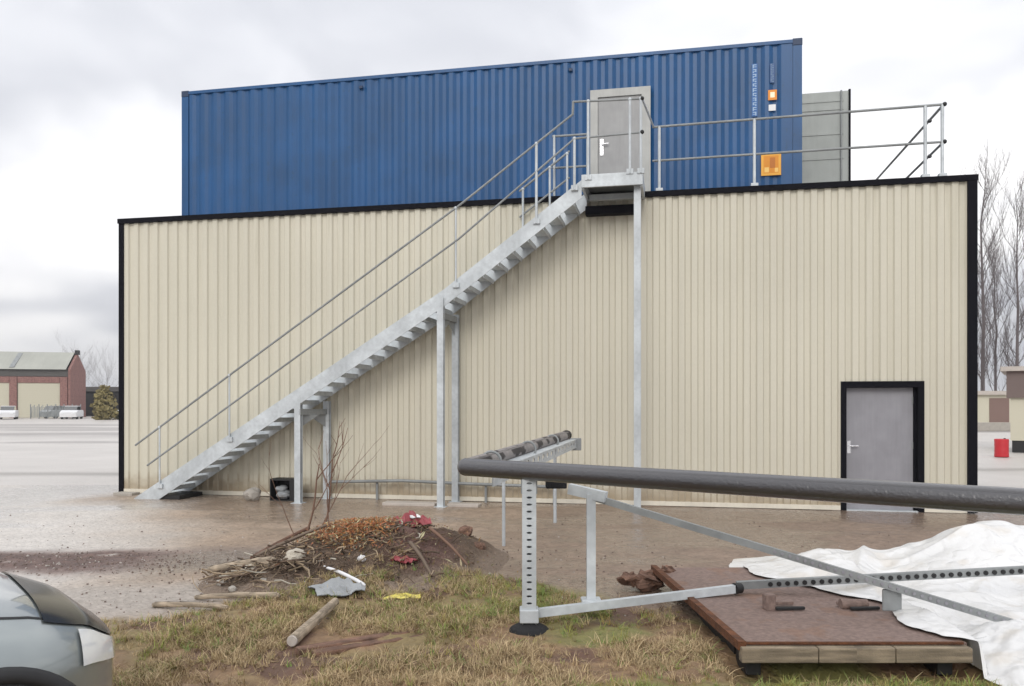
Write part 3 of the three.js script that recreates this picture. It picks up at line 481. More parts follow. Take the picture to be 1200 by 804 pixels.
{ // white sheet
  const P = [[2.42, -8.75], [2.9, -8.95], [3.5, -8.75], [4.3, -9.1], [5.4, -8.9], [7.2, -8.6], [7.2, -3.9], [3.3, -4.0], [2.93, -4.85], [2.90, -5.10], [2.66, -5.42], [2.80, -6.05], [2.58, -6.35], [2.38, -6.75], [2.12, -7.15], [2.2, -7.9]];
  const smooth = new THREE.CatmullRomCurve3(P.map(([x, z]) => V(x, 0, z)), true, 'catmullrom', 0.25).getPoints(340);
  const cx = 4.7, cz = -6.6, NR = 150, n = smooth.length - 1;
  const plateTop = (x, z) => (x > 1.3 && x < 2.97 && z < -5.0 && z > -7.55 ? 0.205 : 0);
  const H = (x, z, r) => {
    const base = Math.max(yardH(x, z), plateTop(x, z) * sst(2.99 - x, 0, 0.05) * sst(-z, 4.98, 5.06)) + 0.012;
    const e = sst(1 - r, 0, 0.28);
    let h = 0.40 * Math.exp(-(((x - 5.25) / 1.0) ** 2 + ((z + 8.0) / 0.85) ** 2)) + 0.18 * Math.exp(-(((x - 4.3) / 0.7) ** 2 + ((z + 7.9) / 0.7) ** 2)) + 0.05 * Math.exp(-(((x - 3.0) / 0.6) ** 2 + ((z + 8.1) / 0.5) ** 2)) + 0.10 * Math.exp(-(((x - 4.4) / 0.9) ** 2 + ((z + 5.2) / 0.7) ** 2));
    const fx = x * 0.8 + z * 0.45, fold = Math.abs(fbm(fx * 1.7 + 50, (z * 0.9 - x * 0.5) * 0.7 + 50, 2) - 0.5), f2 = Math.abs(fbm(x * 2.4 + 20 + 0.6 * z, z * 3.4 + 80, 2) - 0.5);
    h += (0.11 - 0.60 * fold) * 0.62 * e + (0.06 - 0.36 * f2) * 0.42 * e + 0.02 * sst(1 - r, 0, 0.05) + 0.035 * e;
    return base + Math.max(0.0, h) * (0.15 + 0.85 * e) + 0.012 * sst(1 - r, 0.0, 0.03);
  };
  const pos = [], uv = [], idx = [];
  for (let k = 0; k <= NR; k++) { const r = Math.sqrt(k / NR) * 0.5 + 0.5 * (k / NR); for (let i = 0; i <= n; i++) { const q = smooth[i % n], j = 1 + 0.0; const wob = 0.03 * r * (fbm(q.x * 5 + 9, q.z * 5 + 30, 3) - 0.5) * 2; const x = cx + (q.x - cx) * (r + wob) * j, z = cz + (q.z - cz) * (r + wob) * j; pos.push(x - 4.7, H(x, z, r), z + 6.6); uv.push(x, z); } }
  const row = n + 1; for (let k = 0; k < NR; k++) for (let i = 0; i < n; i++) { const a = k * row + i, b = a + 1, c = a + row, d = c + 1; idx.push(a, c, b, b, c, d); }
  const top = new THREE.BufferGeometry(); top.setAttribute('position', new THREE.Float32BufferAttribute(pos, 3)); top.setAttribute('uv', new THREE.Float32BufferAttribute(uv, 2)); top.setIndex(idx); top.computeVertexNormals();
  solo('plastic_sheet', 'large crumpled white plastic sheet thrown over the right corner of the rusty platform', 'sheet', [top], M.cloth, [4.7, 0, -6.6], 0, undefined, true);
}

// ---------------------------------------------------------------- debris heap, sapling and scattered scrap
{
  const NX = 110, NZ = 90, pos = [], col = [], idx = [], x0 = -3.3, x1 = 0.35, z0 = -10.0, z1 = -6.7, r = rngOf(21);
  for (let j = 0; j <= NZ; j++) for (let i = 0; i <= NX; i++) {
    const x = mix(x0, x1, i / NX), z = mix(z0, z1, j / NZ), m = mounds(x, z);
    const y = yardH(x, z) + m + (m > 0.02 ? 0.16 * sst(m, 0.02, 0.1) * (fbm(x * 4, z * 4, 5) - 0.5) + 0.06 * sst(m, 0.02, 0.08) * (fbm(x * 14, z * 14, 3) - 0.5) : 0) - 0.035 * (1 - sst(m, 0.008, 0.035));
    pos.push(x + 1.5, y, z + 8.3);
    const a = fbm(x * 3 + 5, z * 3 + 9, 4), b = vn(x * 22, z * 22); let c = mix3([0.09, 0.06, 0.042], [0.21, 0.15, 0.105], a * 0.6 + b * 0.4);
    c = mix3([0.27, 0.205, 0.155], c, sst(m + 0.16 * (a - 0.5), 0.03, 0.16));
    c = mix3(c, [0.36, 0.18, 0.085], sst(Math.exp(-(((x + 1.65) / 0.62) ** 2 + ((z + 8.45) / 0.55) ** 2)) + 0.5 * (a - 0.5), 0.30, 0.70) * 0.9);
    c = mix3(c, [0.19, 0.10, 0.09], sst(Math.exp(-(((x + 0.95) / 0.5) ** 2 + ((z + 8.2) / 0.7) ** 2)), 0.3, 0.8) * 0.6);
    col.push(...c);
  }
  for (let j = 0; j < NZ; j++) for (let i = 0; i < NX; i++) { const a = j * (NX + 1) + i, b = a + 1, c = a + NX + 1, d = c + 1; idx.push(a, c, b, b, c, d); }
  const g = new THREE.BufferGeometry(); g.setAttribute('position', new THREE.Float32BufferAttribute(pos, 3)); g.setAttribute('color', new THREE.Float32BufferAttribute(col, 3)); g.setAttribute('uv', new THREE.Float32BufferAttribute(pos.length ? Array.from({ length: pos.length / 3 }, (_, i) => [pos[i * 3], pos[i * 3 + 2]]).flat() : [], 2)); g.setIndex(idx); g.computeVertexNormals();
  const heap = thing('soil_heap', 'low heap of brown soil, orange leaves and rubbish in front of the stairs', 'heap', [-1.5, 0, -8.3]);
  const m = new THREE.Mesh(g, S({ vertexColors: true, roughness: 0.95, bumpMap: rep(lumpT, 2), bumpScale: 0.03 })); m.name = 'soil'; m.castShadow = m.receiveShadow = true; heap.add(m);
  // fallen leaves, chips and stalks over the heap
  const lf = quads([[[-0.5, 0, -0.3], [0.1, 0.12, -0.35], [0.5, 0, 0.05], [0, 0.1, 0.35]]]), NL = 5200;
  const im = new THREE.InstancedMesh(lf, S({ roughness: 0.9 }), NL), mt = new THREE.Matrix4(), q = new THREE.Quaternion(), e = new THREE.Euler(), cc = new THREE.Color();
  for (let k = 0; k < NL; k++) {
    const t = r(), gx = () => (r() + r() + r() - 1.5) / 1.5; let x = t < 0.72 ? -1.62 + gx() * 0.62 : -1.3 + gx() * 1.5, z = -8.35 + gx() * (t < 0.72 ? 0.75 : 1.2); const s = 0.014 + 0.032 * r() * r();
    e.set((r() - 0.5) * 1.6, r() * 6.3, (r() - 0.5) * 1.6); q.setFromEuler(e); mt.compose(V(x + 1.5, groundAt(x, z) + 0.008 + 0.10 * r() * sst(mounds(x, z), 0.05, 0.2), z + 8.3), q, V(s * (r() < 0.25 ? 3 : 1), s, s * 0.7)); im.setMatrixAt(k, mt);
    const w = r(); if (t < 0.72 && w < 0.85) cc.setRGB(0.32 + 0.18 * r(), 0.15 + 0.08 * r(), 0.065 + 0.03 * r()); else if (w < 0.85) cc.setRGB(0.15 + .1 * r(), 0.10 + 0.06 * r(), 0.06); else cc.setRGB(0.45, 0.38 + 0.05 * r(), 0.25); im.setColorAt(k, cc);
  }
  const tw = new THREE.CylinderGeometry(0.6, 1, 1, 5, 3); { const p = tw.attributes.position; for (let i = 0; i < p.count; i++) { const y = p.getY(i); p.setX(i, p.getX(i) * 0.012 + 0.05 * Math.cos(y * 3)); p.setZ(i, p.getZ(i) * 0.012 + 0.02 * Math.sin(y * 5)); } tw.computeVertexNormals(); }
  const NTW = 560, ti = new THREE.InstancedMesh(tw, S({ roughness: 0.9 }), NTW);
  for (let k = 0; k < NTW; k++) {
    const a = r(); let x, z; const gs2 = () => (r() + r() + r() - 1.5) / 1.5; if (a < 0.55) { x = -2.3 + gs2() * 0.75; z = -7.6 + gs2() * 0.6; } else { x = -1.3 + gs2() * 1.2; z = -8.1 + gs2() * 0.9; }
    const L = 0.1 + 0.38 * r() * r(), th = (0.3 + 0.6 * r()) / Math.max(0.3, 1); e.set(Math.PI / 2 + (r() - 0.5) * 0.9, r() * 6.28, (r() - 0.5) * 0.5, 'YXZ'); q.setFromEuler(e); mt.compose(V(x + 1.5, groundAt(x, z) + 0.01 + 0.05 * r(), z + 8.3), q, V(th, L, th)); ti.setMatrixAt(k, mt);
    const w = r(), g = r(); if (w < 0.66) cc.setRGB(0.07 + 0.1 * g, 0.05 + 0.065 * g, 0.035 + 0.045 * g); else if (w < 0.95) cc.setRGB(0.22 + 0.2 * g, 0.165 + 0.16 * g, 0.105 + 0.12 * g); else cc.setRGB(0.48, 0.44, 0.37); ti.setColorAt(k, cc);
  }
  ti.name = 'twigs'; ti.userData.kind = 'stuff'; ti.castShadow = ti.receiveShadow = true; heap.add(ti);
  im.name = 'dead_leaves'; im.userData.kind = 'stuff'; im.castShadow = im.receiveShadow = true; heap.add(im);

  const at = (x, z, dy = 0) => [x, groundAt(x, z) + dy, z];
  // bare sapling
  const sp = thing('sapling', 'bare leafless sapling with several thin brown stems rising from the heap', 'sapling', at(-2.1, -8.35));
  const rs = rngOf(31);
  const grow = (a, dir, L, rad, depth, out) => { let p = a.clone(), d = dir.clone(); const n = 5; for (let i = 0; i < n; i++) { const nx = p.clone().addScaledVector(d, L / n); out.push(cyl(p, nx, rad * (1 - 0.6 * i / n), rad * (1 - 0.6 * (i + 1) / n), 6)); p = nx; d.add(V((rs() - 0.5) * 0.28, rs() * 0.1, (rs() - 0.5) * 0.28)).normalize(); if (depth > 0 && i > 0 && rs() < 0.6) grow(p.clone(), d.clone().add(V((rs() - 0.5) * 1.5, 0.1, (rs() - 0.5) * 1.0)).normalize(), L * (0.35 + 0.3 * rs()), rad * 0.55, depth - 1, out); } };
  for (const [dx, lean, L, rad] of [[-0.05, [0.28, 1, 0.1], 0.85, 0.014], [0.14, [0.14, 1, 0], 0.9, 0.013], [0.06, [0.40, 1, -0.1], 0.75, 0.008], [-0.12, [-0.5, 1, 0.1], 0.7, 0.006], [0.2, [0.05, 1, 0.1], 0.7, 0.007]]) { const out = []; grow(V(dx, -0.04, 0), V(...lean).normalize(), L, rad, 2, out); part('stem', out, M.twig, sp); }

  // rubbish
  const red = solo('red_wrapper', 'crumpled dark red plastic wrapper on top of the heap', 'wrapper', [crumple(0.36, 0.34, 0.18, 3)], M.redScrap, at(-1.06, -8.55, 0.02), 0.3);
  solo('white_scrap', 'tiny scrap of white plastic lying on the red wrapper', 'scrap', [crumple(0.16, 0.1, 0.05, 6, 6)], M.white, at(-1.06, -8.55, 0.10), 0.3);
  solo('red_wrapper', 'dull red scrap half buried on the near slope of the heap', 'wrapper', [crumple(0.16, 0.24, 0.06, 8)], M.redScrap, at(-1.05, -7.75, 0.0), 0.8);
  solo('yellow_scrap', 'small bright yellow plastic scrap in the grass before the heap', 'scrap', [crumple(0.32, 0.14, 0.06, 5, 8)], M.yellow, at(-0.96, -6.95, 0.0), 0.1);
  solo('grey_sheet', 'crumpled blue grey plastic sheet before the heap at the end of the log', 'sheet', [crumple(0.42, 0.36, 0.10, 11)], M.greyScrap, at(-1.52, -7.0, 0.01), 0.4);
  const st = (x, z, s, seed, label, m = M.stone) => solo('stone', label, 'stone', [rock(s, seed, 0.8, 0.3).translate(0, s * 0.25, 0)], m, at(x, z), seed);
  st(-2.06, -7.66, 0.10, 2, 'largest pale stone at the left foot of the heap');
  st(-2.45, -7.6, 0.06, 5, 'pale stone just left of the largest stone');
  st(-1.45, -7.75, 0.045, 7, 'small white stone on the near face of the heap', M.white);
  st(-2.68, -7.4, 0.045, 9, 'brown stone at the far left foot of the heap', M.concrete);
  st(-2.25, -7.28, 0.04, 11, 'small grey stone in front of the largest pale stone', M.concrete);
  st(-2.5, -7.2, 0.035, 14, 'small grey stone nearest the gravel left of the heap', M.concrete);
  st(-0.52, -9.0, 0.085, 15, 'dark brown clod at the right end of the heap', M.rotWood);
  st(-0.36, -8.7, 0.07, 17, 'lower dark clod at the right foot of the heap', M.rotWood);
  const stick = (a, b, r1, r2, mat, label, cat = 'branch') => { const A = V(...a), Bv = V(...b).sub(A), mid = Bv.clone().multiplyScalar(0.5).add(V(0.02, 0.03, 0.02)); const g2 = new THREE.TubeGeometry(new THREE.QuadraticBezierCurve3(V(0, 0, 0), mid, Bv), 10, 1, 8), p = g2.attributes.position, path = new THREE.QuadraticBezierCurve3(V(0, 0, 0), mid, Bv);
    for (let i = 0; i < p.count; i++) { const k = Math.floor(i / 9) / 10, c = path.getPointAt(clamp(k)), v = V(p.getX(i), p.getY(i), p.getZ(i)).sub(c).multiplyScalar(mix(r1, r2, k) * (0.85 + 0.3 * vn(i * 1.7, a[0] * 9))).add(c); p.setXYZ(i, v.x, v.y, v.z); } g2.computeVertexNormals();
    return solo('branch', label, cat, [g2, ball(V(0, 0, 0), r1 * 0.9, 8), ball(Bv, r2 * 0.9, 8)], mat, a); };
  const gp = (x, z, dy) => at(x, z, dy);
  stick(gp(-2.95, -7.85, 0.06), gp(-2.25, -7.55, 0.06), 0.035, 0.045, M.oldWood, 'pale branch lying left of the largest stone');
  stick(gp(-2.62, -8.1, 0.05), gp(-2.15, -8.5, 0.12), 0.025, 0.02, M.rotWood, 'dark branch leaning on the left side of the heap');
  stick(gp(-1.75, -7.5, 0.05), gp(-1.32, -7.18, 0.06), 0.014, 0.018, M.white, 'bent white stick on the near face of the heap');
  stick(gp(-2.5, -7.9, 0.08), gp(-1.9, -8.2, 0.1), 0.02, 0.015, M.bark, 'thin brown branch across the left side of the heap');
  stick(gp(-1.0, -7.9, 0.1), gp(-0.75, -7.5, 0.03), 0.02, 0.015, M.bark, 'thin branch on the right slope of the heap');
  stick(gp(-0.85, -8.3, 0.1), gp(-0.45, -8.0, 0.03), 0.018, 0.013, M.twig, 'reddish branch beside the red wrapper');
  stick(gp(-2.75, -7.0, 0.02), gp(-2.0, -6.85, 0.03), 0.02, 0.03, M.oldWood, 'thin straw coloured branch lying at the edge of the grass');
  stick(gp(-3.0, -6.75, 0.02), gp(-2.35, -6.62, 0.03), 0.025, 0.02, M.oldWood, 'pale branch nearest the car at the edge of the grass');
  // log and rotted plank
  const lg = thing('log', 'short pale weathered log lying in the grass pointing at the heap', 'log', at(-1.53, -5.6, 0.05), 0);
  const la = V(0, 0, 0), lb = V(0.08, groundAt(-1.45, -6.6) - groundAt(-1.53, -5.6) + 0.01, -1.0);
  part('bark', [cyl(la, lb, 0.042, 0.034, 12)], M.oldWood, lg); part('cut_end', [cyl(V(-0.002, 0, 0.012), V(0, 0, 0), 0.036, 0.040, 12)], M.paleSlab, lg);
  const pk = thing('rotten_plank', 'reddish brown rotten plank sunk in the grass right of the log', 'plank', at(-1.02, -5.72, 0.0), 0.55);
  part('board', [rbox(-0.5, 0.42, -0.03, 0.02, -0.09, 0.0, 0.01)], M.rotWood, pk); part('board', [rbox(-0.42, 0.5, -0.035, 0.01, 0.01, 0.10, 0.01)], M.rotWood, pk);
}

{ // grass: tufts of dead and living blades over the rough bank
  const r = rngOf(77), blades = [];
  for (let b = 0; b < 9; b++) { const a = r() * 6.28, l = 0.6 + 0.6 * r(), lean = 0.3 + 0.8 * r(), w = 0.035, c = Math.cos(a), s = Math.sin(a), ox = (r() - 0.5) * 0.5, oz = (r() - 0.5) * 0.5; const q = (t, side) => [ox + c * lean * l * t * t - s * w * (1 - t) * side, l * t * (1 - 0.35 * t * lean), oz + s * lean * l * t * t + c * w * (1 - t) * side]; blades.push([q(0, -1), q(0, 1), q(0.55, 1), q(0.55, -1)], [q(0.55, -1), q(0.55, 1), q(1, 0.2), q(1, -0.2)]); }
  const g = quads(blades), N = 21000, im = new THREE.InstancedMesh(g, S({ roughness: 0.9 }), N), m = new THREE.Matrix4(), q = new THREE.Quaternion(), e = new THREE.Euler(), c = new THREE.Color();
  let k = 0, guard = 0;
  while (k < N && guard++ < 400000) {
    const x = mix(-4.4, 3.4, r()), z = -mix(3.9, 8.6, r()); const gi = inGrass(x, z);
    if (gi < -0.1 + 0.5 * r()) continue; if (x > 1.36 && x < 3.1 && z < -4.88) continue; if (x > 2.85) continue; if (r() > sst(fbm(x * 2.2 + 5, z * 2.2 + 5, 4), 0.32, 0.60) + 0.07) continue;
    if (Math.hypot(x - 0.127, z + 5.97) < 0.17 || Math.abs(x + 1.5) < 0.09 && z < -5.5 && z > -6.7 || Math.abs(x + 1.0) < 0.4 && Math.abs(z + 5.7) < 0.18) continue;
    const s = 0.03 + 0.06 * r() ** 3 + 0.02 * r(); e.set((r() - 0.5) * 0.9, r() * 6.28, (r() - 0.5) * 0.9); q.setFromEuler(e); m.compose(V(x, groundAt(x, z) - 0.004, z), q, V(s * 1.2, s, s * 1.2)); im.setMatrixAt(k, m);
    const gr = sst(fbm(x * 1.5 + 70, z * 1.5 + 12, 4), 0.34, 0.56) * (0.3 + 0.7 * sst(x, -0.9, 0.5)), w = r(), q2 = r();
    if (w < 0.05 + gr * 0.75) c.setRGB(0.20 + 0.14 * r(), 0.23 + 0.12 * r(), 0.085); else if (w < 0.85) c.setRGB(0.32 + 0.27 * q2, 0.24 + 0.21 * q2, 0.135 + 0.13 * q2); else c.setRGB(0.16, 0.09 + 0.03 * r(), 0.05); im.setColorAt(k, c); k++;
  }
  im.count = k; im.name = 'grass'; im.userData = { label: 'short dead and green grass on the rough bank in front', category: 'grass', kind: 'stuff' }; im.castShadow = im.receiveShadow = true; scene.add(im);
}
{ // gravel and clods on the mud
  const r = rngOf(55), g = new THREE.IcosahedronGeometry(1, 0), N = 3600, im = new THREE.InstancedMesh(g, S({ roughness: 0.9, flatShading: true }), N), m = new THREE.Matrix4(), q = new THREE.Quaternion(), e = new THREE.Euler(), c = new THREE.Color();
  for (let k = 0; k < N; k++) {
    let x, z, t = r(); if (t < 0.45) { x = mix(-7.6, -3.4, r()); z = -8.65 + (r() + r() - 1) * 0.75; } else if (t < 0.75) { x = mix(-5, 1.2, r()); z = -mix(6.2, 9.4, r()); } else { x = mix(-8, 6, r()); z = -mix(6.5, 12.5, r()); }
    const s = 0.003 + 0.011 * r() ** 3; e.set(r() * 6, r() * 6, r() * 6); q.setFromEuler(e); m.compose(V(x, groundAt(x, z) + s * 0.2, z), q, V(s * 1.3, s * 0.8, s)); im.setMatrixAt(k, m);
    const w = r(); const q1 = r(); if (w < 0.8) c.setRGB(0.13 + .1 * q1, 0.10 + .075 * q1, 0.085 + .06 * q1); else c.setRGB(0.32 + .15 * q1, 0.29 + .14 * q1, 0.26 + .14 * q1); im.setColorAt(k, c);
  }
  im.name = 'gravel'; im.userData = { label: 'loose stones and clods scattered over the wet yard', category: 'gravel', kind: 'stuff' }; im.castShadow = im.receiveShadow = true; scene.add(im);
}

// ---------------------------------------------------------------- silver car at the left, seen from its front wing
{
  const ry = 0.70, t = thing('silver_car', 'silver grey hatchback parked at the left edge with its front wing in view', 'car', [-1.60, 0, -3.42], ry);
  // local frame: x forwards (nose at 0), y up, z to its own right; the near front corner is at the origin, so the body axis is at z = -0.8
  const zc = -0.80, topY = poly([[-4.0, 0.9], [-3.9, 1.0], [-1.2, 1.0], [-0.75, 0.95], [-0.35, 0.87], [-0.12, 0.77], [0, 0.66]]);
  const halfW = (x) => 0.82 * (x > -0.7 ? Math.pow(1 - Math.pow((x + 0.7) / 0.72, 3.0) * 0.62, 0.8) : x < -3.5 ? 1 - 0.12 * ((-3.5 - x) / 0.5) ** 2 : 1);
  const NS = 60, NT = 56, sx = []; for (let i = 0; i <= NS; i++) { const k = i / NS; sx.push(k < 0.1 ? 0.02 : k > 0.92 ? -4.0 : -4.0 * ((k - 0.1) / 0.82) ** 1.6 + 0.0); }
  const P = (i, a, off = 0) => { const k = i / NS, x = sx[clamp(Math.round(i), 0, NS)], shr = k < 0.1 ? Math.max(0.02, Math.sqrt(k / 0.1)) : k > 0.92 ? Math.max(0.02, Math.sqrt((1 - k) / 0.08)) : 1; const yc = 0.46, ct = Math.cos(a), st = Math.sin(a), n = 2 / 3.6; const yt = topY(clamp(x, -4, 0)) - yc, yb = yc - 0.2; return V(x + (k < 0.1 ? -0.0 + 0.03 * (1 - shr) : 0), yc + (st > 0 ? yt : yb) * Math.sign(st) * Math.abs(st) ** n * shr, zc + (halfW(x)) * Math.sign(ct) * Math.abs(ct) ** n * shr); };
  const surf = (i0, i1, a0, a1, off, na = NT) => { const pos = [], idx = []; const I = []; for (let i = i0; i <= i1; i++) I.push(i); for (const i of I) for (let j = 0; j <= na; j++) pos.push(...P(i, mix(a0, a1, j / na)).toArray()); const r = na + 1; for (let i = 0; i < I.length - 1; i++) for (let j = 0; j < na; j++) { const a = i * r + j; idx.push(a, a + r, a + 1, a + 1, a + r, a + r + 1); } const g = new THREE.BufferGeometry(); g.setAttribute('position', new THREE.Float32BufferAttribute(pos, 3)); g.setIndex(idx); g.computeVertexNormals(); if (off) { const p = g.attributes.position, n = g.attributes.normal; for (let q = 0; q < p.count; q++) { const vx = p.getX(q) + 2, vy = p.getY(q) - 0.45, vz = p.getZ(q) - zc, s = Math.sign(n.getX(q) * vx + n.getY(q) * vy + n.getZ(q) * vz) || 1; p.setXYZ(q, p.getX(q) + n.getX(q) * off * s, p.getY(q) + n.getY(q) * off * s, p.getZ(q) + n.getZ(q) * off * s); } } return g; };
  part('body', [surf(0, NS, -Math.PI, Math.PI, 0)], M.carPaint, t);
  part('headlight', [surf(3, 13, 0.2, 0.74, 0.010, 14)], M.lens, t); part('headlight', [surf(3, 13, Math.PI - 0.74, Math.PI - 0.2, 0.010, 14)], M.lens, t);
  part('grille', [surf(4, 16, 0.84, Math.PI - 0.84, 0.007, 18)], M.darkTrim, t);
  part('bonnet_gap', [surf(15, 30, 0.90, 0.93, 0.003, 2), surf(15, 30, Math.PI - 0.93, Math.PI - 0.90, 0.003, 2)], M.black, t);
  // glasshouse
  const ghs = [[-1.15, 0.95, 0.70], [-1.95, 1.40, 0.60], [-3.0, 1.45, 0.60], [-3.7, 1.30, 0.58], [-3.9, 0.98, 0.70]]; const gq = [], rq = [];
  for (let i = 0; i < 4; i++) { const [a, b] = [ghs[i], ghs[i + 1]]; for (const s of [1, -1]) gq.push([[a[0], 0.94, zc + s * 0.76], [b[0], 0.94, zc + s * 0.76], [b[0], b[1], zc + s * b[2]], [a[0], a[1], zc + s * a[2]]]); (i === 0 || i === 3 ? gq : rq).push([[a[0], a[1], zc - a[2]], [b[0], b[1], zc - b[2]], [b[0], b[1], zc + b[2]], [a[0], a[1], zc + a[2]]]); }
  part('window', [quads(gq)], M.carGlass, t); part('roof', [quads(rq)], M.carPaint, t);
  for (const [x, z] of [[-0.52, -0.06], [-3.25, -0.06], [-0.52, -1.54], [-3.25, -1.54]]) { const w = part('wheel', [new THREE.CylinderGeometry(0.33, 0.33, 0.19, 28).rotateX(Math.PI / 2).translate(x, 0.33, z)], M.rubber, t); part('rim', [new THREE.CylinderGeometry(0.2, 0.2, 0.2, 20).rotateX(Math.PI / 2).translate(x, 0.31, z)], M.chrome, w); }
  for (const x of [-0.52, -3.25]) part('wheel_arch', [new THREE.TorusGeometry(0.355, 0.035, 8, 24, Math.PI).translate(x, 0.31, 0.015)], M.black, t);
}

// ---------------------------------------------------------------- background
function bareTree(name, label, cat, x, z, h, spread, seed, mat, group, up = 0.9, n0 = 44) {
  const r = rngOf(seed), t = thing(name, label, cat, [x, -0.05, z], 0, group), trunk = [], br = [];
  const rt = h * 0.008; let p = V(0, 0, 0); const ps = [p];
  for (let i = 0; i < 8; i++) { const q = V((r() - 0.5) * h * 0.012 * i * 0.4, h * 0.95 * (i + 1) / 8, (r() - 0.5) * 0.1); trunk.push(cyl(p, q, rt * (1 - i / 8.6), rt * (1 - (i + 1) / 8.6), 7)); p = q; ps.push(q); }
  const at = (f) => { const k = clamp(f, 0, 0.999) * 8, i = Math.floor(k); return ps[i].clone().lerp(ps[i + 1], k - i); };
  const grow = (a, d, L, rad, dep) => { let q = a.clone(); const n = 4; for (let i = 0; i < n; i++) { const nx = q.clone().addScaledVector(d, L / n); br.push(cyl(q, nx, rad * (1 - 0.7 * i / n), rad * (1 - 0.7 * (i + 1) / n), 4)); q = nx; d.add(V((r() - 0.5) * 0.35, up * 0.22, (r() - 0.5) * 0.35)).normalize(); if (dep > 0) for (let s = 0; s < 2; s++) grow(q.clone(), d.clone().add(V((r() - 0.5) * 1.3, (r() - 0.2) * 0.7, (r() - 0.5) * 1.3)).normalize(), L * (0.35 + 0.25 * r()), rad * 0.5, dep - 1); } };
  for (let k = 0; k < n0; k++) { const f = 0.12 + 0.86 * (k / n0), a = r() * 6.28, el = up * (0.9 + 0.5 * r()); const L = spread * (0.5 + 0.7 * r()) * (1 - 0.55 * Math.abs(f - 0.45)) * (f > 0.85 ? 0.6 : 1); grow(at(f), V(Math.cos(a), el, Math.sin(a)).normalize(), L, rt * 0.22 * (1.1 - f * 0.6), 2); }
  part('trunk', trunk, mat, t); const cr = part('crown', br, mat, t); cr.userData.kind = 'stuff'; return t;
}
bareTree('poplar_tree', 'tall bare poplar right beside the building corner', 'tree', 41.0, -70, 24.5, 4.0, 3, M.farBark, undefined, 1.35, 40);
bareTree('poplar_tree', 'tall bare poplar above the flat roofed hut at the right edge', 'tree', 44.6, -71, 22.0, 4.2, 8, M.farBark, undefined, 1.35, 40);
bareTree('poplar_tree', 'shorter bare poplar standing between the two tall ones', 'tree', 44.5, -74, 18, 3.6, 15, M.farBark, undefined, 1.3, 36);
bareTree('bare_tree', 'far bare tree beyond the dark sheds, left of the building', 'tree', -75, -140, 10.5, 5.5, 22, M.farBark, undefined, 0.75, 26);
bareTree('bare_tree', 'smaller far bare tree beside the brick gable on the left', 'tree', -69.5, -138, 8.5, 5, 27, M.farBark, undefined, 0.75, 24);

{ // brick workshop with roller shutters
  const t = thing('brick_workshop', 'long brick workshop with cream roller doors and a pale sheet roof far left', 'building', [-58, 0, -105], 0.238);
  const L = 34, g = [];
  // local x runs left along the facade as negative, z towards the camera
  part('wall', [box(-L, 0, 0, 6.2, -7.2, -0.3)], M.brick, t);
  const gs = new THREE.Shape(); gs.moveTo(-7.2, 0); gs.lineTo(0, 0); gs.lineTo(0, 6.3); gs.lineTo(-3.4, 8.5); gs.lineTo(-7.2, 6.3);
  part('gable', [new THREE.ExtrudeGeometry(gs, { depth: 0.3, bevelEnabled: false }).rotateY(-Math.PI / 2).translate(0.31, 0, 0)], M.brick, t);
  const rf = part('roof', [quads([[[-L, 6.25, 0.5], [-0.1, 6.25, 0.5], [-0.1, 8.7, -3.4], [-L, 8.7, -3.4]], [[-L, 6.25, -7.6], [-0.1, 6.25, -7.6], [-0.1, 8.7, -3.4], [-L, 8.7, -3.4]]])], M.farRoof, t);
  for (const x of [-6.2, -12.6, -19]) part('rooflight', [beam(V(x - 0.3, 6.5, 0.2), V(x - 0.3, 8.5, -3.1), 0.55, 0.08, V(0, 1, 1))], M.galvDull, rf);
  part('vent', [box(0.0, 0.5, 8.4, 9.0, -3.7, -3.1)], M.black, rf);
  part('fascia', [box(-L, 0, 5.35, 6.2, -0.28, 0.05)], M.fascia, t);
  for (let k = 0; k < 6; k++) { const x = -0.9 - k * 5.9; part('pillar', [box(x, x + 0.85, 0, 5.3, -0.28, 0.1)], M.brick, t); const s = part('roller_door', [box(x - 5.0, x - 0.06, 0, 4.5, -0.28, -0.12)], M.shutter, t); part('slat', Array.from({ length: 14 }, (_, i) => box(x - 4.98, x - 0.08, 0.1 + i * 0.31, 0.34 + i * 0.31, -0.12, -0.09)), M.shutter, s); part('lintel', [box(x - 5.0, x - 0.06, 4.52, 5.3, -0.28, 0.02)], M.brick, t); }
}
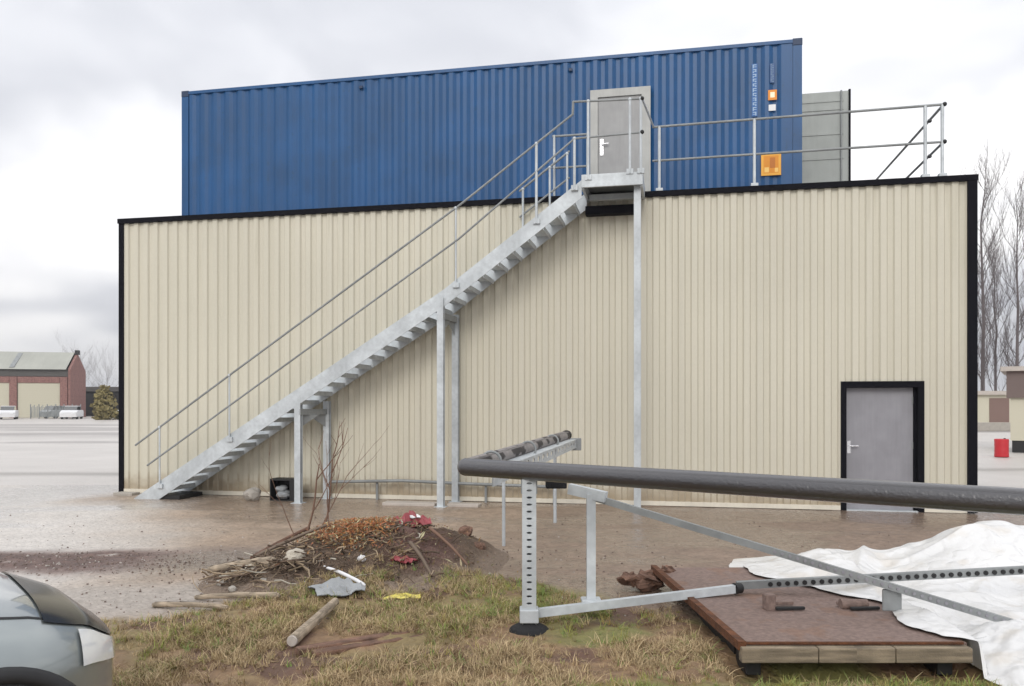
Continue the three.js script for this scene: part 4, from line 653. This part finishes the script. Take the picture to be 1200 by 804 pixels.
{ // dark low sheds and hedge behind, left of the building
  const s = thing('dark_shed', 'low black shed right of the brick workshop', 'shed', [-63.4, 0, -118], 0.1);
  part('wall', [box(0, 14, 0, 3.6, -4, 0)], M.black, s); part('roof', [box(-0.3, 14.3, 3.62, 4.3, -4.3, 0.4)], M.fascia, s);
  const bush = (name, label, x, z, w, h, seed, cols) => { const r = rngOf(seed), t = thing(name, label, 'bush', [x, 0, z]); const lf = []; for (let k = 0; k < 800; k++) { const a = r() * 6.28, y = r(), rr = Math.sqrt(r()) * w * (0.35 + 0.75 * Math.sin(Math.PI * Math.pow(Math.min(1, y * 0.9 + 0.1), 0.7))) * (0.75 + 0.5 * fbm(a * 1.3 + seed, y * 4, 2)), c = V(Math.cos(a) * rr, y * h * (0.85 + 0.3 * r()), Math.sin(a) * rr), s2 = 0.16 + 0.16 * r(); const u = V(r() - .5, r() - .5, r() - .5).normalize().multiplyScalar(s2), v = V(r() - .5, r() - .5, r() - .5).normalize().multiplyScalar(s2); lf.push([c.clone().sub(u), c.clone().sub(v), c.clone().add(u), c.clone().add(v)].map((q) => q.toArray())); } const st = []; for (let k = 0; k < 9; k++) st.push(cyl(V(0, 0, 0), V((r() - .5) * w * 1.4, h * 0.8, (r() - .5) * w), 0.05, 0.02, 5)); part('stem', st, M.bark, t); const f = part('foliage', [quads(lf)], S({ color: lin(...cols), roughness: 0.9 }), t); f.userData.kind = 'stuff'; return t; };
  bush('bush', 'olive green bush beside the parked cars near the building corner', -45.6, -90, 1.25, 3.4, 4, [0.24, 0.20, 0.085]);
  bush('bush', 'low dark bush between the olive bush and the building corner', -44.2, -92, 1.0, 1.4, 6, [0.17, 0.17, 0.08]);
  const fence = thing('mesh_fence', 'grey fence panels in front of the roller doors', 'fence', [-57.5, 0, -96], 0.1);
  for (let k = 0; k < 7; k++) { part('post', [box(k * 0.95, k * 0.95 + 0.08, 0, 1.75, 0, 0.08)], M.galvDull, fence); if (k < 6) part('panel', Array.from({ length: 5 }, (_, i) => box(k * 0.95 + 0.12 + i * 0.16, k * 0.95 + 0.2 + i * 0.16, 0.15, 1.4 + 0.25 * ((i * 7 + k * 3) % 3) / 2, 0.02, 0.05)), M.galvDull, fence); }
}
function farCar(label, x, z, ry, mat) {
  const t = thing('parked_car', label, 'car', [x, 0, z], ry), sh = new THREE.Shape(); sh.moveTo(-2.1, 0.3); sh.lineTo(2.1, 0.3); sh.lineTo(2.15, 0.75); sh.lineTo(1.15, 0.98); sh.lineTo(-1.9, 0.98); sh.lineTo(-2.15, 0.8);
  const gl = new THREE.Shape(); gl.moveTo(-1.85, 0.98); gl.lineTo(1.1, 0.98); gl.lineTo(0.35, 1.46); gl.lineTo(-1.4, 1.48);
  part('body', [new THREE.ExtrudeGeometry(sh, { depth: 1.66, bevelEnabled: true, bevelSize: 0.06, bevelThickness: 0.06, bevelSegments: 2 }).translate(0, 0, -0.83)], mat, t);
  part('window', [new THREE.ExtrudeGeometry(gl, { depth: 1.36, bevelEnabled: false }).translate(0, 0, -0.68)], M.carGlass, t);
  part('roof', [rbox(-1.4, 0.35, 1.46, 1.54, -0.68, 0.68, 0.03)], mat, t);
  for (const [a, b] of [[1.3, 0.78], [1.3, -0.78], [-1.3, 0.78], [-1.3, -0.78]]) part('wheel', [new THREE.CylinderGeometry(0.32, 0.32, 0.2, 16).rotateX(Math.PI / 2).translate(a, 0.32, b)], M.black, t);
  for (const b of [0.6, -0.6]) part('headlight', [rbox(2.1, 2.24, 0.6, 0.76, b - 0.15, b + 0.15, 0.02)], M.lens, t);
}
farCar('white car facing out by the left edge before the roller doors', -58.6, -93.5, -1.1, M.white);
farCar('pale car parked in front of the brick gable', -52.0, -95, -1.25, M.white);
farCar('grey car parked between the two white cars at the fence', -55.6, -99, 1.2, M.carPaint);
farCar('white car half hidden behind the left corner of the building', -46.6, -97, -1.2, M.white);
{ // right edge
  const h = thing('flat_roofed_hut', 'small flat roofed hut with a brown fascia at the right edge', 'hut', [17.85, 0, -28.8], -0.575);
  part('wall', [box(0, 7, 0.42, 1.95, -4, 0)], M.shutter, h); part('fascia', [box(-0.12, 7.1, 1.95, 2.9, -4.1, 0.12)], S({ color: lin(0.16, 0.12, 0.11), roughness: 0.8 }), h); part('plinth', [box(0.05, 6.95, 0, 0.42, -3.95, -0.03)], M.black, h); part('roof', [box(-0.3, 7.3, 2.9, 3.06, -4.3, 0.3)], M.paleSlab, h);
  part('window', [box(1.6, 2.8, 1.0, 1.8, 0, 0.03)], M.carGlass, h); part('door', [box(4.2, 5.1, 0.05, 1.9, 0, 0.04)], M.fascia, h);
  const b = thing('red_drum', 'bright red drum standing at the corner of the hut', 'drum', [15.95, 0, -26.2]);
  part('body', [new THREE.LatheGeometry([[0, 0], [0.24, 0], [0.25, 0.03], [0.24, 0.2], [0.255, 0.22], [0.24, 0.24], [0.24, 0.42], [0.255, 0.44], [0.24, 0.46], [0.25, 0.63], [0.23, 0.65], [0, 0.65]].map(([a, y]) => new THREE.Vector2(a * 0.85, y * 0.9)), 20)], M.red, b); part('cap', [cyl(V(0.1, 0.58, 0), V(0.1, 0.61, 0), 0.035)], M.black, b);
  const g = thing('garage_row', 'low beige garage with a flat roof beyond the building corner', 'garage', [35.2, 0, -62], 0);
  part('wall', [box(-2, 3.6, 0, 2.45, -6, 0)], M.shutter, g); part('roof', [box(-2.2, 3.9, 2.45, 2.75, -6.2, 0.3)], M.paleSlab, g); part('door', [box(1.6, 3.1, 0, 2.2, 0, 0.06)], S({ color: lin(0.2, 0.13, 0.11), roughness: 0.8 }), g); part('plinth', [box(-2, 3.6, 0, 0.3, 0, 0.05)], M.concrete, g);
  solo('low_wall', 'low grey wall in front of the beige garage', 'wall', [rbox(-4, 3.5, 0, 0.55, -0.1, 0.1, 0.02)], M.concrete, [31.5, 0, -52]);
}
renderer.render(scene, camera);
